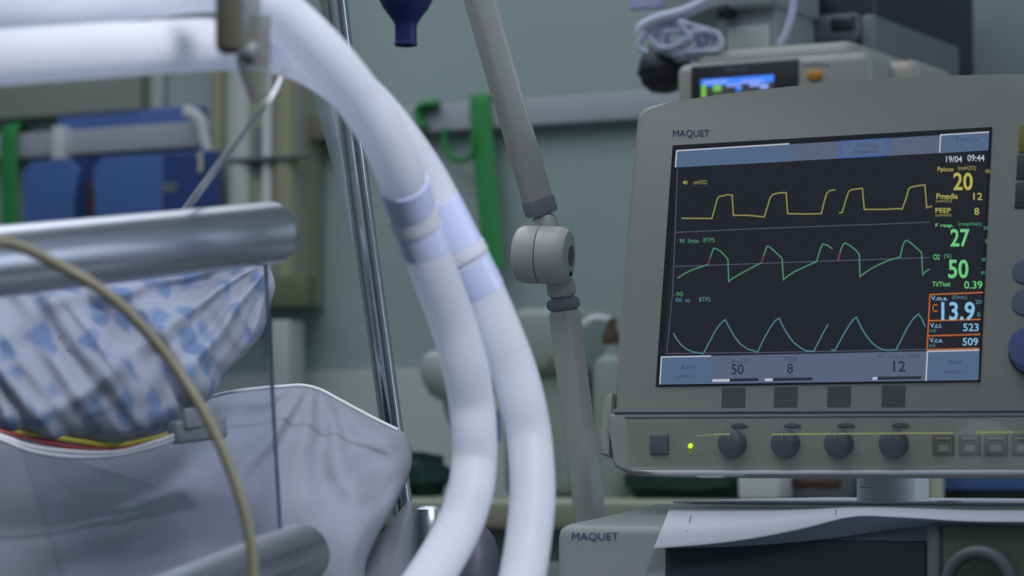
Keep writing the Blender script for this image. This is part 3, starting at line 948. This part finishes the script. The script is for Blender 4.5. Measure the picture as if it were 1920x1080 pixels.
def soft(name, pts, d0, gx, gy, thick, m, disp_fn, center=None, rings=44, n=150, pw=0.5):
    """cushion: outline in the picture plane of its own depth, inflated to a real thickness and wrinkled"""
    k = len(pts)
    out = []
    per = n // k + 1
    for i in range(k):
        p0, p1, p2, p3 = [Vector(pts[(i + j) % k]) for j in (-1, 0, 1, 2)]
        for s in range(per):
            t = s / per
            out.append(0.5 * ((2 * p1) + (p2 - p0) * t + (2 * p0 - 5 * p1 + 4 * p2 - p3) * t * t + (3 * p1 - p0 - 3 * p2 + p3) * t ** 3))
    N = len(out)
    c = Vector(center) if center else sum(out, Vector((0, 0))) / N
    vs, fs = [], []

    def put(q, off):
        d = d0 + gx * (q.x - c.x) + gy * (q.y - c.y)
        return at(q.x, q.y, d + off)
    for side in (-1, 1):
        for j in range(rings):
            s = math.sin((1 - j / rings) * math.pi / 2)
            hgt = thick * (1 - s ** 3) ** pw
            for q0 in out:
                q = c + (q0 - c) * s
                dd = disp_fn(q) * min(1, (1 - s) * 9 + .12) if side < 0 else 0
                vs.append(put(q, side * hgt + dd))
        vs.append(put(c, side * thick + (disp_fn(c) if side < 0 else 0)))
    H = rings * N + 1
    for b in (0, H):
        for j in range(rings - 1):
            for i in range(N):
                i2 = (i + 1) % N
                fs.append((b + j * N + i, b + j * N + i2, b + (j + 1) * N + i2, b + (j + 1) * N + i))
        for i in range(N):
            fs.append((b + (rings - 1) * N + i, b + (rings - 1) * N + (i + 1) % N, b + rings * N))
    for i in range(N):      # join the two shells at the seam
        fs.append((i, H + i, H + (i + 1) % N, (i + 1) % N))
    return MB().add(vs, fs).build(name, m, sharp=75)


def pillow_folds(q):
    tip = Vector((530, 470))
    v = q - tip
    ang = math.atan2(v.y, -v.x)
    dist = v.length
    w = ang * 9 + 1.4 * noise.noise(Vector((q.x / 130, q.y / 130, 3)))
    a = math.sin(w * 2.1) * .5 + math.sin(w * 4.3 + 1) * .22
    amp = .010 * min(1, dist / 160) * math.exp(-max(0, dist - 160) / 420)
    s = (q.x * .6 + q.y * .8)
    t = (-q.x * .8 + q.y * .6)
    b = noise.fractal(Vector((s / 300, t / 62, .5)), 1.0, 2.0, 2) * .018
    return a * amp + b


pil = soft('pillow', [(516, 534), (506, 574), (492, 624), (452, 672), (420, 706), (396, 745), (340, 796), (250, 826), (120, 838), (-60, 820), (-220, 760), (-260, 600), (-160, 480), (60, 452), (300, 436), (440, 450), (498, 496)],
           1.93, 0.00012, -0.00012, 0.055, pillow_m, pillow_folds, center=(190, 630), rings=60, n=220)
tag(pil, 'crumpled white pillow printed with blue dots behind the bed rail', 'pillow')


def sheet_folds(q):
    a = noise.fractal(Vector((q.x / 150 + q.y / 300, q.y / 160, 7)), 1.1, 2.0, 3) * .010
    v = q - Vector((600, 700))
    ang = math.atan2(v.y, v.x)
    a += math.sin(ang * 13 + 2 * noise.noise(Vector((q.x / 90, q.y / 90, 1)))) * .006 * min(1, v.length / 120) * (1 if q.x > 420 else max(0, (q.x - 250) / 170))
    return a


sh = soft('bed_sheet', [(-200, 800), (60, 838), (200, 830), (330, 785), (385, 746), (430, 734), (490, 726), (566, 720), (612, 734), (680, 771), (738, 799), (764, 819), (773, 852), (767, 892), (737, 955), (690, 1045), (640, 1180), (300, 1260), (-200, 1260)],
          2.03, 0.00005, -0.00055, 0.06, sheet_m, sheet_folds, center=(420, 950), rings=60, n=220, pw=.42)
tag(sh, 'rumpled white bed sheet tucked round the mattress corner', 'bedding')
lit_hem = [(388, 744), (430, 733), (490, 725), (530, 722), (566, 720), (600, 728), (640, 749), (700, 781), (745, 803)]
MB().tube([at(x, y + 3, 2.035) for x, y in lit_hem], .0014, 10, 8).build('lit_hem', lip_m, sh)  # hem coloured paler than the sheet to carry its bright backlit rim


def fold2(q):
    return noise.fractal(Vector((q.x / 60, q.y / 120, 2)), 0.9, 2.0, 2) * .004


s2 = soft('mattress_cover', [(600, 1260), (640, 1120), (690, 1035), (740, 970), (770, 938), (776, 980), (772, 1080), (778, 1260)], 2.10, 0, -.0002, .02, sheet_m, fold2, center=(715, 1130), rings=24, n=100)
tag(s2, 'white mattress cover showing below the sheet corner', 'bedding')

# ECG leads and their block
ecg = thing('ecg_lead_set', 'grey lead block with red, yellow and white wires lying on the sheet', 'cable set', at(370, 835, 1.9))
beam('lead_block', at(322, 812, 1.895), at(418, 800, 1.915), px(44, 1.9), px(44, 1.9), math.pi / 2, mat('lead_block_grey', (136, 142, 146), .5, var=.04), ecg, 0.003)
beam('block_lid', at(345, 786, 1.89), at(412, 778, 1.91), px(12, 1.9), px(40, 1.9), math.pi / 2, MATS['lead_block_grey'], ecg, 0.002)
for nm, m, l in (('red_wire', redw_m, [(-80, 790), (0, 808), (60, 824), (130, 838), (200, 842), (270, 832), (325, 816)]),
                 ('yellow_wire', yelw_m, [(-80, 780), (20, 806), (90, 818), (140, 826), (210, 835), (270, 826), (325, 812)]),
                 ('white_wire', whtw_m, [(-80, 800), (0, 823), (60, 846), (140, 857), (220, 853), (300, 834), (345, 816)]),
                 ('white_wire', whtw_m, [(-80, 796), (0, 818), (60, 838), (140, 848), (220, 848), (290, 830), (335, 814)]),
                 ('dark_wire', grnw_m, [(-80, 790), (0, 812), (60, 830), (120, 843), (200, 845), (270, 834), (325, 818)])):
    MB().tube([at(x, y, 1.845 + .00015 * max(0, x) + .01 * (nm != 'white_wire')) for x, y in l], .0019, 10, 8).build(nm, m, ecg)

# chrome pole and translucent sleeve behind the bed
pole = thing('chrome_pole', 'leaning chrome pole rising behind the bed sheet corner', 'pole', at(769, 1080, 2.30))
p0, p1 = at(623, -60, 2.30), at(769, 1080, 2.30)
ez = (p1 - p0).normalized()
MB().tube([p0, at(673, 355, 2.30), at(729, 765, 2.30), p1], px(21.5, 2.3), 32, 6).build('pole_tube', chrome_m, pole)
MB().tube([at(634, -60, 2.287), at(684, 355, 2.287), at(740, 765, 2.287), at(780, 1080, 2.287)], px(5, 2.3), 16, 6).build('groove_strip', alu_m, pole)
o = MB().tube([at(556, -60, 2.5), at(578, 40, 2.5), at(607, 180, 2.5), at(632, 290, 2.5), at(648, 380, 2.5), at(660, 455, 2.5)], [px(30, 2.5), px(28, 2.5), px(20, 2.5), px(14, 2.5), px(9, 2.5), px(3, 2.5)], 20, 8).build('plastic_sleeve', milky_m)
tag(o, 'pale translucent plastic sleeve hanging beside the chrome pole', 'plastic sleeve')

# rounded metal bed corner post and dark bumper
M = Matrix.Translation(at(806, 1200, 2.15))
zz = (at(806, 948, 2.15) - at(806, 1200, 2.15)).length
rp_ = px(34, 2.15)
post = thing('bed_corner_post', 'rounded metal bed corner post right of the white bedding', 'bed post', at(806, 1200, 2.15))
MB().lathe([(rp_, 0), (rp_, zz - .016), (rp_ * .96, zz - .009), (rp_ * .82, zz - .003), (rp_ * .5, zz - .0004), (rp_ * .2, zz)], M, 36).build('post_tube', alu_m, post)
MB().lathe([(rp_ * 1.04, 0), (rp_ * 1.04, .02)], M, 36).build('post_collar', collar_m, post)
M = Matrix.Translation(at(893, 1230, 2.2))
zz = (at(893, 985, 2.2) - at(893, 1230, 2.2)).length
bump = thing('bed_bumper', 'dark grey rounded bed bumper behind the hoses', 'bumper', at(893, 1230, 2.2))
rb_ = px(50, 2.2)
MB().lathe([(rb_, 0), (rb_, zz * .5), (rb_ * .92, zz * .72), (rb_ * .7, zz * .9), (rb_ * .4, zz * .98), (rb_ * .1, zz)], M, 32).build('bumper_cap', mat('bumper_grey', (96, 100, 118), .45, var=.03), bump)
MB().lathe([(rb_ * 1.06, 0), (rb_ * 1.06, .012)], M, 32).build('bumper_ring', collar_m, bump)

# ------------------------------------------------------------------ blue rubber bag
M = Matrix.Translation(at(761, 86, 2.62))
s = 2.62 / FPX
bag = thing('resuscitation_bag', 'dark blue rubber bag hanging neck down from above', 'rubber bag', at(761, 86, 2.62))
MB().lathe([(18 * s, 0), (20.5 * s, 1.5 * s), (20.5 * s, 38 * s), (23 * s, 44 * s), (31 * s, 56 * s), (42 * s, 70 * s), (50 * s, 86 * s), (56 * s, 110 * s), (58 * s, 140 * s), (54 * s, 190 * s), (40 * s, 230 * s), (20 * s, 250 * s)], M, 40).build('bag_body', bulb_m, bag)
MB().lathe([(20.8 * s, 0), (21.6 * s, 1.2 * s), (21.6 * s, 5 * s), (20.8 * s, 6 * s)], M, 40).build('neck_ring', bulb_m, bag)
MB().tube([at(761, -164, 2.62), at(764, -260, 2.62), at(770, -420, 2.62)], .004, 10, 6).build('hanging_cord', bulb_m, bag)

# ------------------------------------------------------------------ back wall fittings
YR = YW - 0.03
q = on_y(840, 220, YR)
hh = abs(on_y(840, 195, YR).z - on_y(840, 246, YR).z)
wr = thing('wall_rail', 'long pale equipment rail fixed along the back wall', 'rail', (-2.2, YW, q.z))
MB().rbox((X1 - X0 - .3, 0.012, hh), Matrix.Translation(((X0 + X1) / 2, YR + .006, q.z)), 0.003).build('rail_bar', rail_m, wr)
for x in (-3.9, -3.3, -2.75, -2.2, -1.65, -1.1):
    MB().rbox((.03, 0.02, hh * .6), Matrix.Translation((x, YR + .021, q.z)), 0.002).build('rail_bracket', grey_m, wr)

# green strap hooked over the rail
gs = thing('green_strap', 'long green strap hanging from the wall rail behind the support arm', 'strap', on_y(910, 500, YR - .01))
S0, S1, S2 = on_y(900, 192, YR - .008), on_y(912, 340, YR - .010), on_y(926, 505, YR - .012)
w = abs(on_y(880, 200, YR).x - on_y(918, 200, YR).x) / 2
MB().tube([S0 + Vector((0, .035, .004)), S0 + Vector((0, .012, .008)), S0, S1, S2], w, 12, 8, flat=(1, .14, Vector((0, -1, 0)))).build('strap_band', green_m, gs)
gl = thing('green_tubing', 'green rubber loop hooked on the wall rail beside the green strap', 'tubing', on_y(840, 300, YR - .01))
MB().tube([on_y(*p, YR - .012) for p in ((820, 196), (800, 197), (787, 205), (786, 222), (795, 240))], .012, 12, 8, flat=(.55, 1, Vector((0, -1, 0)))).build('hook_end', green_m, gl)
MB().tube([on_y(*p, YR - .014) for p in ((888, 250), (886, 285), (872, 299), (856, 299), (840, 288), (834, 262), (838, 240))], .0052, 10, 8).build('loop', green_m, gl)
gs2 = thing('green_strap', 'wide green strap hanging at the left edge beside the blue bins', 'strap', on_y(18, 500, YR - .02))
S0, S1 = on_y(18, 245, YR - .012), on_y(19, 560, YR - .016)
MB().tube([S0 + Vector((0, .04, .004)), S0, S0.lerp(S1, .5), S1], .0178, 12, 8, flat=(1, .16, Vector((0, -1, 0)))).build('strap_band', green_m, gs2)

# blue bins hung below the rail


def bin_(name, label, x0, y0, x1, y1, Y, dep, m, taper=10):
    a, b = on_y(x0, (y0 + y1) / 2, Y), on_y(x1, (y0 + y1) / 2, Y)
    c, d = on_y((x0 + x1) / 2, y1, Y), on_y((x0 + x1) / 2, y0, Y)
    t = thing(name, label, 'bin', ((a.x + b.x) / 2, Y, c.z), 'blue bins on the wall rail')
    w, h, z0, cx_ = b.x - a.x, d.z - c.z, c.z, (a.x + b.x) / 2
    th = .004
    k = .02
    mb = MB()
    # front, sides, back, floor as separate walls; front leans out at its foot
    fr = [(cx_ - w / 2 + .008, z0), (cx_ + w / 2 - .016, z0), (cx_ + w / 2 - .012, z0 + h * .72), (cx_ + w / 2, z0 + h - k), (cx_ + w / 2 - k, z0 + h), (cx_ - w / 2 + k, z0 + h), (cx_ - w / 2, z0 + h - k), (cx_ - w / 2 + .005, z0 + h * .72)]
    Mx = frame((0, Y, 0), (1, 0, 0), (0, 0, 1), (0, -1, 0))
    MB().prism(fr, -th, 0, Mx, .002).build('front_wall', m, t)
    MB().rbox((th, dep, h * .95), Matrix.Translation((cx_ - w / 2 + .012, Y + dep / 2 + th, z0 + h * .48)), .001).build('side_wall', m, t)
    MB().rbox((th, dep, h * .95), Matrix.Translation((cx_ + w / 2 - .022, Y + dep / 2 + th, z0 + h * .48)), .001).build('side_wall', m, t)
    MB().rbox((w - .02, dep, th), Matrix.Translation((cx_, Y + dep / 2 + th, z0 + .004)), .001).build('bin_floor', m, t)
    MB().rbox((w - .02, th, h * 1.02), Matrix.Translation((cx_, Y + dep + th, z0 + h * .51)), .001).build('back_wall', dblue_m, t)
    return t


YBN = YR - .095
bin_('storage_bin', 'narrow blue bin beside the green strap at the left', 40, 300, 148, 560, YBN, .03, blue_m)
b2 = bin_('storage_bin', 'wide blue bin hanging below the rail at the left', 172, 288, 405, 560, YBN, .03, blue_m)
wallbox(301, 344, 331, 360, YBN - .001, .002, .0004).build('bin_label', grey_m, b2)
wallbox(305, 286, 412, 560, YBN - .0005, .004, .001).build('side_panel', dblue_m, b2)
o = wallbox(128, 289, 398, 560, YW - .088, .05, .003).build('blue_backboard', dblue_m)
tag(o, 'dark blue board behind the blue bins', 'board')
o = wallbox(106, 207, 372, 243, YR + .004, .03, .003).build('blue_box', mat('blue_box', (88, 116, 180), .5, var=.04))
tag(o, 'blue plastic box top showing above the wall rail', 'box')
o = wallbox(128, 340, 178, 560, YBN + .0345, .0025, .0005).build('brown_card', brown_m)
tag(o, 'brown card standing between the two blue bins', 'card')
o = thing('rail_clamp', 'white plastic clamp gripping the wall rail above the narrow bin', 'clamp', on_y(104, 300, YR - .02))
wallbox(95, 236, 117, 302, YR - .02, .03, .004).build('clamp_body', white_m, o)
wallbox(98, 296, 114, 312, YR - .024, .012, .003).build('clamp_screw', grey_m, o)
o = thing('white_ribbon', 'white twisted ribbon draped over the rail end by the blue box', 'ribbon', on_y(370, 300, YR - .02))
MB().tube([on_y(*p, YR - .03) for p in ((345, 208), (362, 214), (376, 226), (380, 248), (386, 270), (394, 290))], .010, 10, 8, flat=(.35, 1, Vector((1, 0, .4)))).build('ribbon_band', white_m, o)
MB().tube([on_y(*p, YBN - .01) for p in ((374, 285), (376, 305), (375, 322))], .004, 8, 6, flat=(.4, 1, Vector((1, 0, 0)))).build('ribbon_tail', cream_m, o)

# beige headwall box above the bins
hb = thing('headwall_box', 'grey beige headwall box above the blue bins', 'wall box', on_y(120, 240, YW - .03))
wallbox(-260, -160, 262, 225, YW - .03, .03, .004).build('box_body', mat('headwall_beige', (150, 154, 146), .5, var=.05, scale=5), hb)
wallbox(262, -160, 280, 206, YW - .025, .025, .003).build('side_channel', mat('channel_green', (108, 116, 104), .5, var=.04), hb)
wallbox(281, -160, 304, 205, YW - .02, .02, .004).build('side_conduit', panel_m, hb)

# vertical service duct with pipes
YD = YW - .09
du = thing('service_duct', 'beige vertical service duct with pipes on the back wall', 'duct', on_y(478, 600, YD))
wallbox(402, -200, 556, 574, YD, .085, .004).build('duct_body', duct_m, du)
for x0, x1, m in ((400, 420, dutyel_m), (430, 472, panel_m), (494, 512, white_m), (518, 553, dutyel_m)):
    a, b = on_y((x0 + x1) / 2, -200, YD - .004), on_y((x0 + x1) / 2, 560, YD - .004)
    b = Vector((a.x, a.y, b.z))
    MB().tube([a, a.lerp(b, .5), b], abs(on_y(x0, 200, YD).x - on_y(x1, 200, YD).x) / 2, 14, 3, flat=(1, .6, Vector((0, -1, 0)))).build('pipe', m, du)
wallbox(478, 236, 490, 330, YD - .004, .008, .001).build('slot', grey_m, du)
wallbox(425, 292, 572, 300, YD - .02, .02, .002).build('pipe_clamp', grey_m, du)
wallbox(500, 515, 574, 576, YD - .02, .03, .004).build('duct_bracket', mat('bracket_olive', (112, 114, 92), .5, var=.04), du)
sk = thing('wall_socket_box', 'small brown outlet box right of the service duct', 'outlet', on_y(578, 262, YW - .03))
wallbox(552, 213, 606, 264, YW - .055, .055, .004).build('outlet_body', mat('outlet_brown', (118, 112, 98), .5, var=.04), sk)
MB().tube([on_y(572, 262, YW - .045), on_y(570, 300, YW - .04), on_y(573, 330, YW - .03)], .004, 8, 6).build('outlet_cord', collar_m, sk)
o = wallbox(505, 600, 540, 760, YD - .02, .05, .004).build('pale_canister', panel_m)
tag(o, 'pale canister fixed under the service duct foot', 'canister')

# ------------------------------------------------------------------ counter along the back and what stands on it
YC = 3.02
zc = on_y(1000, 938, YC).z
ct = thing('back_counter', 'beige counter along the back behind the bed and ventilator', 'counter', (-1.9, YC, 0))
cx0, cx1 = on_y(560, 950, YC).x, 0.2
YK = YW - .34
MB().rbox((cx1 - cx0, YK - YC, .035), Matrix.Translation(((cx0 + cx1) / 2, (YC + YK) / 2 - .012, zc - .0175)), .006).build('worktop', beige_m, ct)
MB().rbox((cx1 - cx0 - .02, YK - YC - .06, zc - .035), Matrix.Translation(((cx0 + cx1) / 2, (YC + YK) / 2, (zc - .035) / 2)), .003).build('cabinet_body', mat('cabinet_grey', (150, 156, 156), .5, var=.03), ct)
k = 0
x = cx0 + .02
while x < cx1 - .3:
    MB().rbox((.37, .02, zc - .17), Matrix.Translation((x + .19, YC + .012, (zc - .035) / 2 + .03)), .004).build('cabinet_door', mat('door_grey', (158, 164, 164), .5, var=.03) if k == 0 else MATS['door_grey'], ct)
    MB().rbox((.12, .012, .012), Matrix.Translation((x + .19, YC - .004, zc - .13)), .003).build('door_handle', alu_m, ct)
    x += .39
    k += 1


def stand(x0, y0, x1, y1, Y, dep, m, name, bev=.006):
    return wallbox(x0, y0, x1, y1, Y, dep, bev).build(name, m)


# dark green folded drapes
def drape(name, label, x0, y0, x1, Y, dep, m, seed):
    a, b = on_y(x0, (y0 + 930) / 2, Y), on_y(x1, (y0 + 930) / 2, Y)
    d = on_y((x0 + x1) / 2, y0, Y)
    w, h = b.x - a.x, d.z - zc
    bm = bmesh.new()
    bmesh.ops.create_cube(bm, size=1)
    bmesh.ops.scale(bm, vec=(w, dep, h), verts=bm.verts)
    bmesh.ops.bevel(bm, geom=bm.edges[:], offset=min(.02, h * .3), segments=3, affect='EDGES')
    bmesh.ops.subdivide_edges(bm, edges=bm.edges[:], cuts=5, use_grid_fill=True)
    for v in bm.verts:
        nn_ = noise.noise_vector(Vector((v.co.x * 14 + seed, v.co.y * 9, v.co.z * 26)))
        v.co += nn_ * .006
        v.co.z = max(v.co.z, -h / 2)
    o = MB().frombm(bm, Matrix.Translation(((a.x + b.x) / 2, Y + dep / 2, zc + h / 2))).build(name, m, sharp=70)
    return tag(o, label, 'cloth')


drape('folded_drape', 'dark green drape on the counter beside the bed sheet corner', 700, 848, 796, YC + .25, .1, dgreen_m, 1)
drape('folded_drape', 'dark green drape on the counter below the ventilator display', 1165, 876, 1384, YC + .22, .25, dgreen_m, 5)
drape('teal_drape', 'teal cloth standing on the counter between arm and display', 1102, 690, 1182, YC + .46, .12, teal_m, 9)

# white suction unit behind the hoses
su = thing('suction_unit', 'white rounded suction unit on the counter behind the hoses', 'medical device', on_y(840, 930, YC + .3))
Ys = YC + .30
s = (on_y(841, 800, Ys) - EYE).dot(F) / FPX
q = on_y(838, 930, Ys)
M = Matrix.Translation((q.x, Ys + .04, zc))
zz_ = lambda y: on_y(838, y, Ys).z - zc
MB().lathe([(26 * s, 0), (26 * s, zz_(890)), (22 * s, zz_(888))], M, 4).build('unit_foot', cream_m, su)
MB().lathe([(17 * s, zz_(890)), (18 * s, zz_(800)), (26 * s, zz_(790)), (34 * s, zz_(770)), (36 * s, zz_(752)), (60 * s, zz_(740)), (74 * s, zz_(715)), (80 * s, zz_(690)), (76 * s, zz_(668)), (60 * s, zz_(657)), (20 * s, zz_(654))], M, 36).build('unit_head', mat('unit_white', (186, 193, 193), .45, var=.03), su)
wallbox(793, 700, 842, 708, Ys - .004, .02, .002).build('unit_slot', collar_m, su)
MB().tube([on_y(928, 770, Ys), on_y(930, 795, Ys), on_y(930, 830, Ys)], .006, 12, 5).build('blue_valve', blue_m, su)
# pale machines behind the arm
pm = thing('pale_machine', 'pale grey machine on the counter behind the support arm', 'medical device', on_y(1010, 930, YC + .45))
wallbox(942, 690, 1064, 930, YC + .42, .14, .012).build('machine_body', mat('machine_green', (150, 162, 154), .5, var=.05, scale=9), pm)
wallbox(958, 576, 1066, 700, YC + .40, .16, .014).build('machine_head', MATS['machine_green'], pm)
for x, y in ((1024, 668), (960, 735)):
    wallbox(x, y, x + 9, y + 22, YC + .395, .01, .002).build('machine_latch', mat('latch_brown', (120, 112, 100), .5, var=.03) if 'latch_brown' not in MATS else MATS['latch_brown'], pm)
jr = thing('dispenser_bottle', 'white dispenser bottle on the counter beside the display left edge', 'bottle', on_y(1145, 930, YC + .4))
q = on_y(1146, 700, YC + .36)
M = Matrix.Translation((q.x, YC + .36, zc))
s = (q - EYE).dot(F) / FPX
MB().lathe([(32 * s, 0), (34 * s, .004), (34 * s, zz_(700)), (30 * s, zz_(680)), (14 * s, zz_(668)), (14 * s, zz_(645))], M, 28).build('bottle_body', MATS['machine_green'], jr)
MB().lathe([(16 * s, zz_(648)), (16 * s, zz_(630)), (10 * s, zz_(622)), (8 * s, zz_(600))], M, 24).build('pump_top', brown_m, jr)
MB().tube([M @ Vector((0, 0, zz_(604))), M @ Vector((-.02, -.01, zz_(600))), M @ Vector((-.034, -.014, zz_(612)))], .005, 10, 6).build('spout', white_m, jr)
# seen through the gap below the display
o = stand(1382, 862, 1462, 938, YC + .2, .1, white_m, 'white_carton')
tag(o, 'white carton on the counter seen under the display', 'box')
o = thing('grey_tray', 'grey tray with a dark slot on the counter under the display', 'tray', on_y(1520, 938, YC + .24))
wallbox(1464, 862, 1600, 938, YC + .24, .12, .006).build('tray_body', grey_m, o)
wallbox(1480, 898, 1574, 914, YC + .236, .01, .003).build('tray_slot', brown_m, o)
o = thing('blue_crate', 'blue plastic crate on the counter right of the display neck', 'crate', on_y(1820, 938, YC + .1))
wallbox(1700, 850, 2040, 922, YC + .1, .25, .006).build('crate_body', blue_m, o)
wallbox(1700, 922, 2040, 940, YC + .105, .24, .002).build('crate_foot', black_m, o)
o = stand(1741, 800, 1760, 939, YC + .06, .02, cream_m, 'cream_post', .003)
tag(o, 'thin cream post in front of the blue crate', 'post')

# ------------------------------------------------------------------ patient monitor on the wall behind the display
YP = on_y(1400, 150, 3.0).y - .10
YP = 2.92
pmn = thing('patient_monitor', 'small patient monitor glowing blue above the ventilator display', 'monitor', on_y(1450, 250, YP))
wallbox(1266, 106, 1632, 262, YP, .16, .012, seg=4).build('casing', case_m, pmn)
pz = wallbox(1294, 116, 1497, 250, YP - .002, .006, .003).build('screen_bezel', bezel_m, pmn)
pblue = glow('monitor_blue', (66, 130, 250), 1.1)
pblue2 = glow('monitor_pale_blue', (140, 165, 250), 1.0)
pgreen = glow('monitor_green', (120, 190, 80), 1.0)
psc = glow('monitor_dark', (58, 62, 66), 1.0)
wallbox(1314, 145, 1450, 242, YP - .0026, .002, .0004).build('screen', psc, pz)
YQ = YP - .0032
wallbox(1314, 144.5, 1450, 158, YQ, .001, 0).build('header_bar', pblue, pz)
for b, m in (((1322, 151, 1364, 156), pblue2), ((1388, 150, 1432, 155), pblue2), ((1315, 159, 1323, 186), pgreen), ((1337, 159, 1352, 171), pgreen), ((1362, 157, 1388, 162), pblue2),
             ((1380, 162, 1390, 170), pblue), ((1405, 156, 1424, 162), pblue2), ((1425, 157, 1440, 167), pblue2), ((1340, 178, 1400, 184), pgreen), ((1330, 196, 1430, 199), pgreen), ((1330, 214, 1430, 217), pblue2)):
    wallbox(*b, YQ - .0004, .001, 0).build('screen_readout', m, pz)
text('logo_lettering', 'PHILIPS', (1360, 127, 1403, 136), greyink_m, 0, pz, plane=lambda a, b: on_y(a, b, YP - .0026), h=.0004, bold=.02)
text('model_lettering', 'IntelliVue', (1503, 115, 1555, 125), greyink_m, 0, pmn, plane=lambda a, b: on_y(a, b, YP - .0004), h=.0006)
q = on_y(1528, 141, YP)
MB().lathe([(.0095, 0), (.009, .003), (.006, .004)], frame(q, (1, 0, 0), (0, 0, .62), (0, -1, 0)), 24).build('alarm_button', orange_m, pmn)
# rear hood and side module of the patient monitor
wallbox(1300, 84, 1600, 130, YP + .05, .2, .014, seg=4).build('rear_hood', case_m, pmn)
q0 = on_y(1640, 145, YP + .02)
wallbox(1636, 112, 1722, 260, YP + .06, .12, .012).build('side_module', mat('module_beige', (170, 164, 156), .45, var=.03), pmn)
wallbox(1629, 114, 1640, 255, YP + .05, .1, .002).build('module_gap', gap_m, pmn)
# wall mount bracket the monitor hangs on
wm = thing('monitor_mount', 'grey wall mount block above the patient monitor', 'mount', on_y(1400, 110, YP + .12))
wallbox(1340, 14, 1456, 108, YP + .12, .12, .006).build('mount_block', mat('mount_grey', (150, 156, 158), .5, var=.04), wm)
wallbox(1362, 46, 1440, 104, YP + .115, .02, .004).build('mount_plate', panel_m, wm)
wallbox(1240, -60, 1452, 18, YP + .10, .14, .006).build('mount_shelf', MATS['mount_grey'], wm)
wallbox(1342, 8, 1362, 30, YP + .09, .03, .004).build('mount_bolt', gap_m, wm)
# dark unit with grey front to the right
du2 = thing('dark_monitor', 'dark monitor housing above right of the patient monitor', 'monitor', on_y(1600, 110, YP + .25))
wallbox(1462, -140, 1640, 92, YP + .25, .36, .010).build('housing', dark_m, du2)
wallbox(1502, 24, 1612, 84, YP + .235, .06, .012).build('front_module', grey_m, du2)
wallbox(1556, 30, 1600, 56, YP + .23, .02, .003).build('module_window', bezel_m, du2)
wallbox(1612, 26, 1640, 100, YP + .24, .30, .006).build('side_bracket', mat('bracket_grey', (116, 124, 128), .5, var=.04), du2)
o = MB().tube([on_y(1490, -40, YP + .1), on_y(1486, 20, YP + .1), on_y(1474, 60, YP + .1), on_y(1462, 84, YP + .1)], .0042, 10, 8).build('white_cable', cable_m)
tag(o, 'white cable hanging between mount block and dark monitor', 'cable')
# cuff and coiled cables
cf = thing('pressure_cuff', 'dark rolled pressure cuff hanging left of the patient monitor', 'cuff', on_y(1245, 172, YP + .1))
s = (on_y(1245, 120, YP + .1) - EYE).dot(F) / FPX
M = dirframe(on_y(1252, 174, YP + .1), Vector((-.12, 0, 1)), Vector((1, 0, 0)))
MB().lathe([(10 * s, 0), (32 * s, 6 * s), (46 * s, 22 * s), (51 * s, 44 * s), (46 * s, 66 * s), (30 * s, 88 * s), (14 * s, 104 * s), (9 * s, 118 * s)], M, 28).build('cuff_roll', dark_m, cf)
MB().lathe([(52 * s, 40 * s), (52.6 * s, 42 * s), (52.6 * s, 47 * s), (52 * s, 49 * s)], M, 28).build('cuff_band', bezel_m, cf)
cb = thing('coiled_cable', 'coil of pale lavender cable above the dark cuff', 'cable', on_y(1280, 110, YP + .05))
for k in range(7):
    a0 = random.uniform(0, 6)
    cx_, cy_ = 1276 + random.uniform(-26, 26), 70 + random.uniform(-14, 14)
    rx, ry = random.uniform(34, 62), random.uniform(18, 36)
    pts = [on_y(cx_ + rx * math.cos(a0 + t * .55), cy_ + ry * math.sin(a0 + t * .55) + 5 * math.sin(t * 1.7 + k), YP + .045 + .006 * k) for t in range(13)]
    MB().tube(pts, .0033, 8, 5).build('cable_loop', cable_m, cb)
MB().tube([on_y(*p, YP + .04) for p in ((1200, 64), (1206, 50), (1240, 34), (1290, 20), (1340, -10), (1360, -60))], .007, 10, 6).build('cable_lead', cable_m, cb)
o = wallbox(1178, -60, 1242, 16, YP + .2, .01, .002).build('lavender_card', mat('lavender_card', (186, 188, 232), .6, var=.02))
tag(o, 'pale lavender card hanging at the top above the coiled cable', 'card')
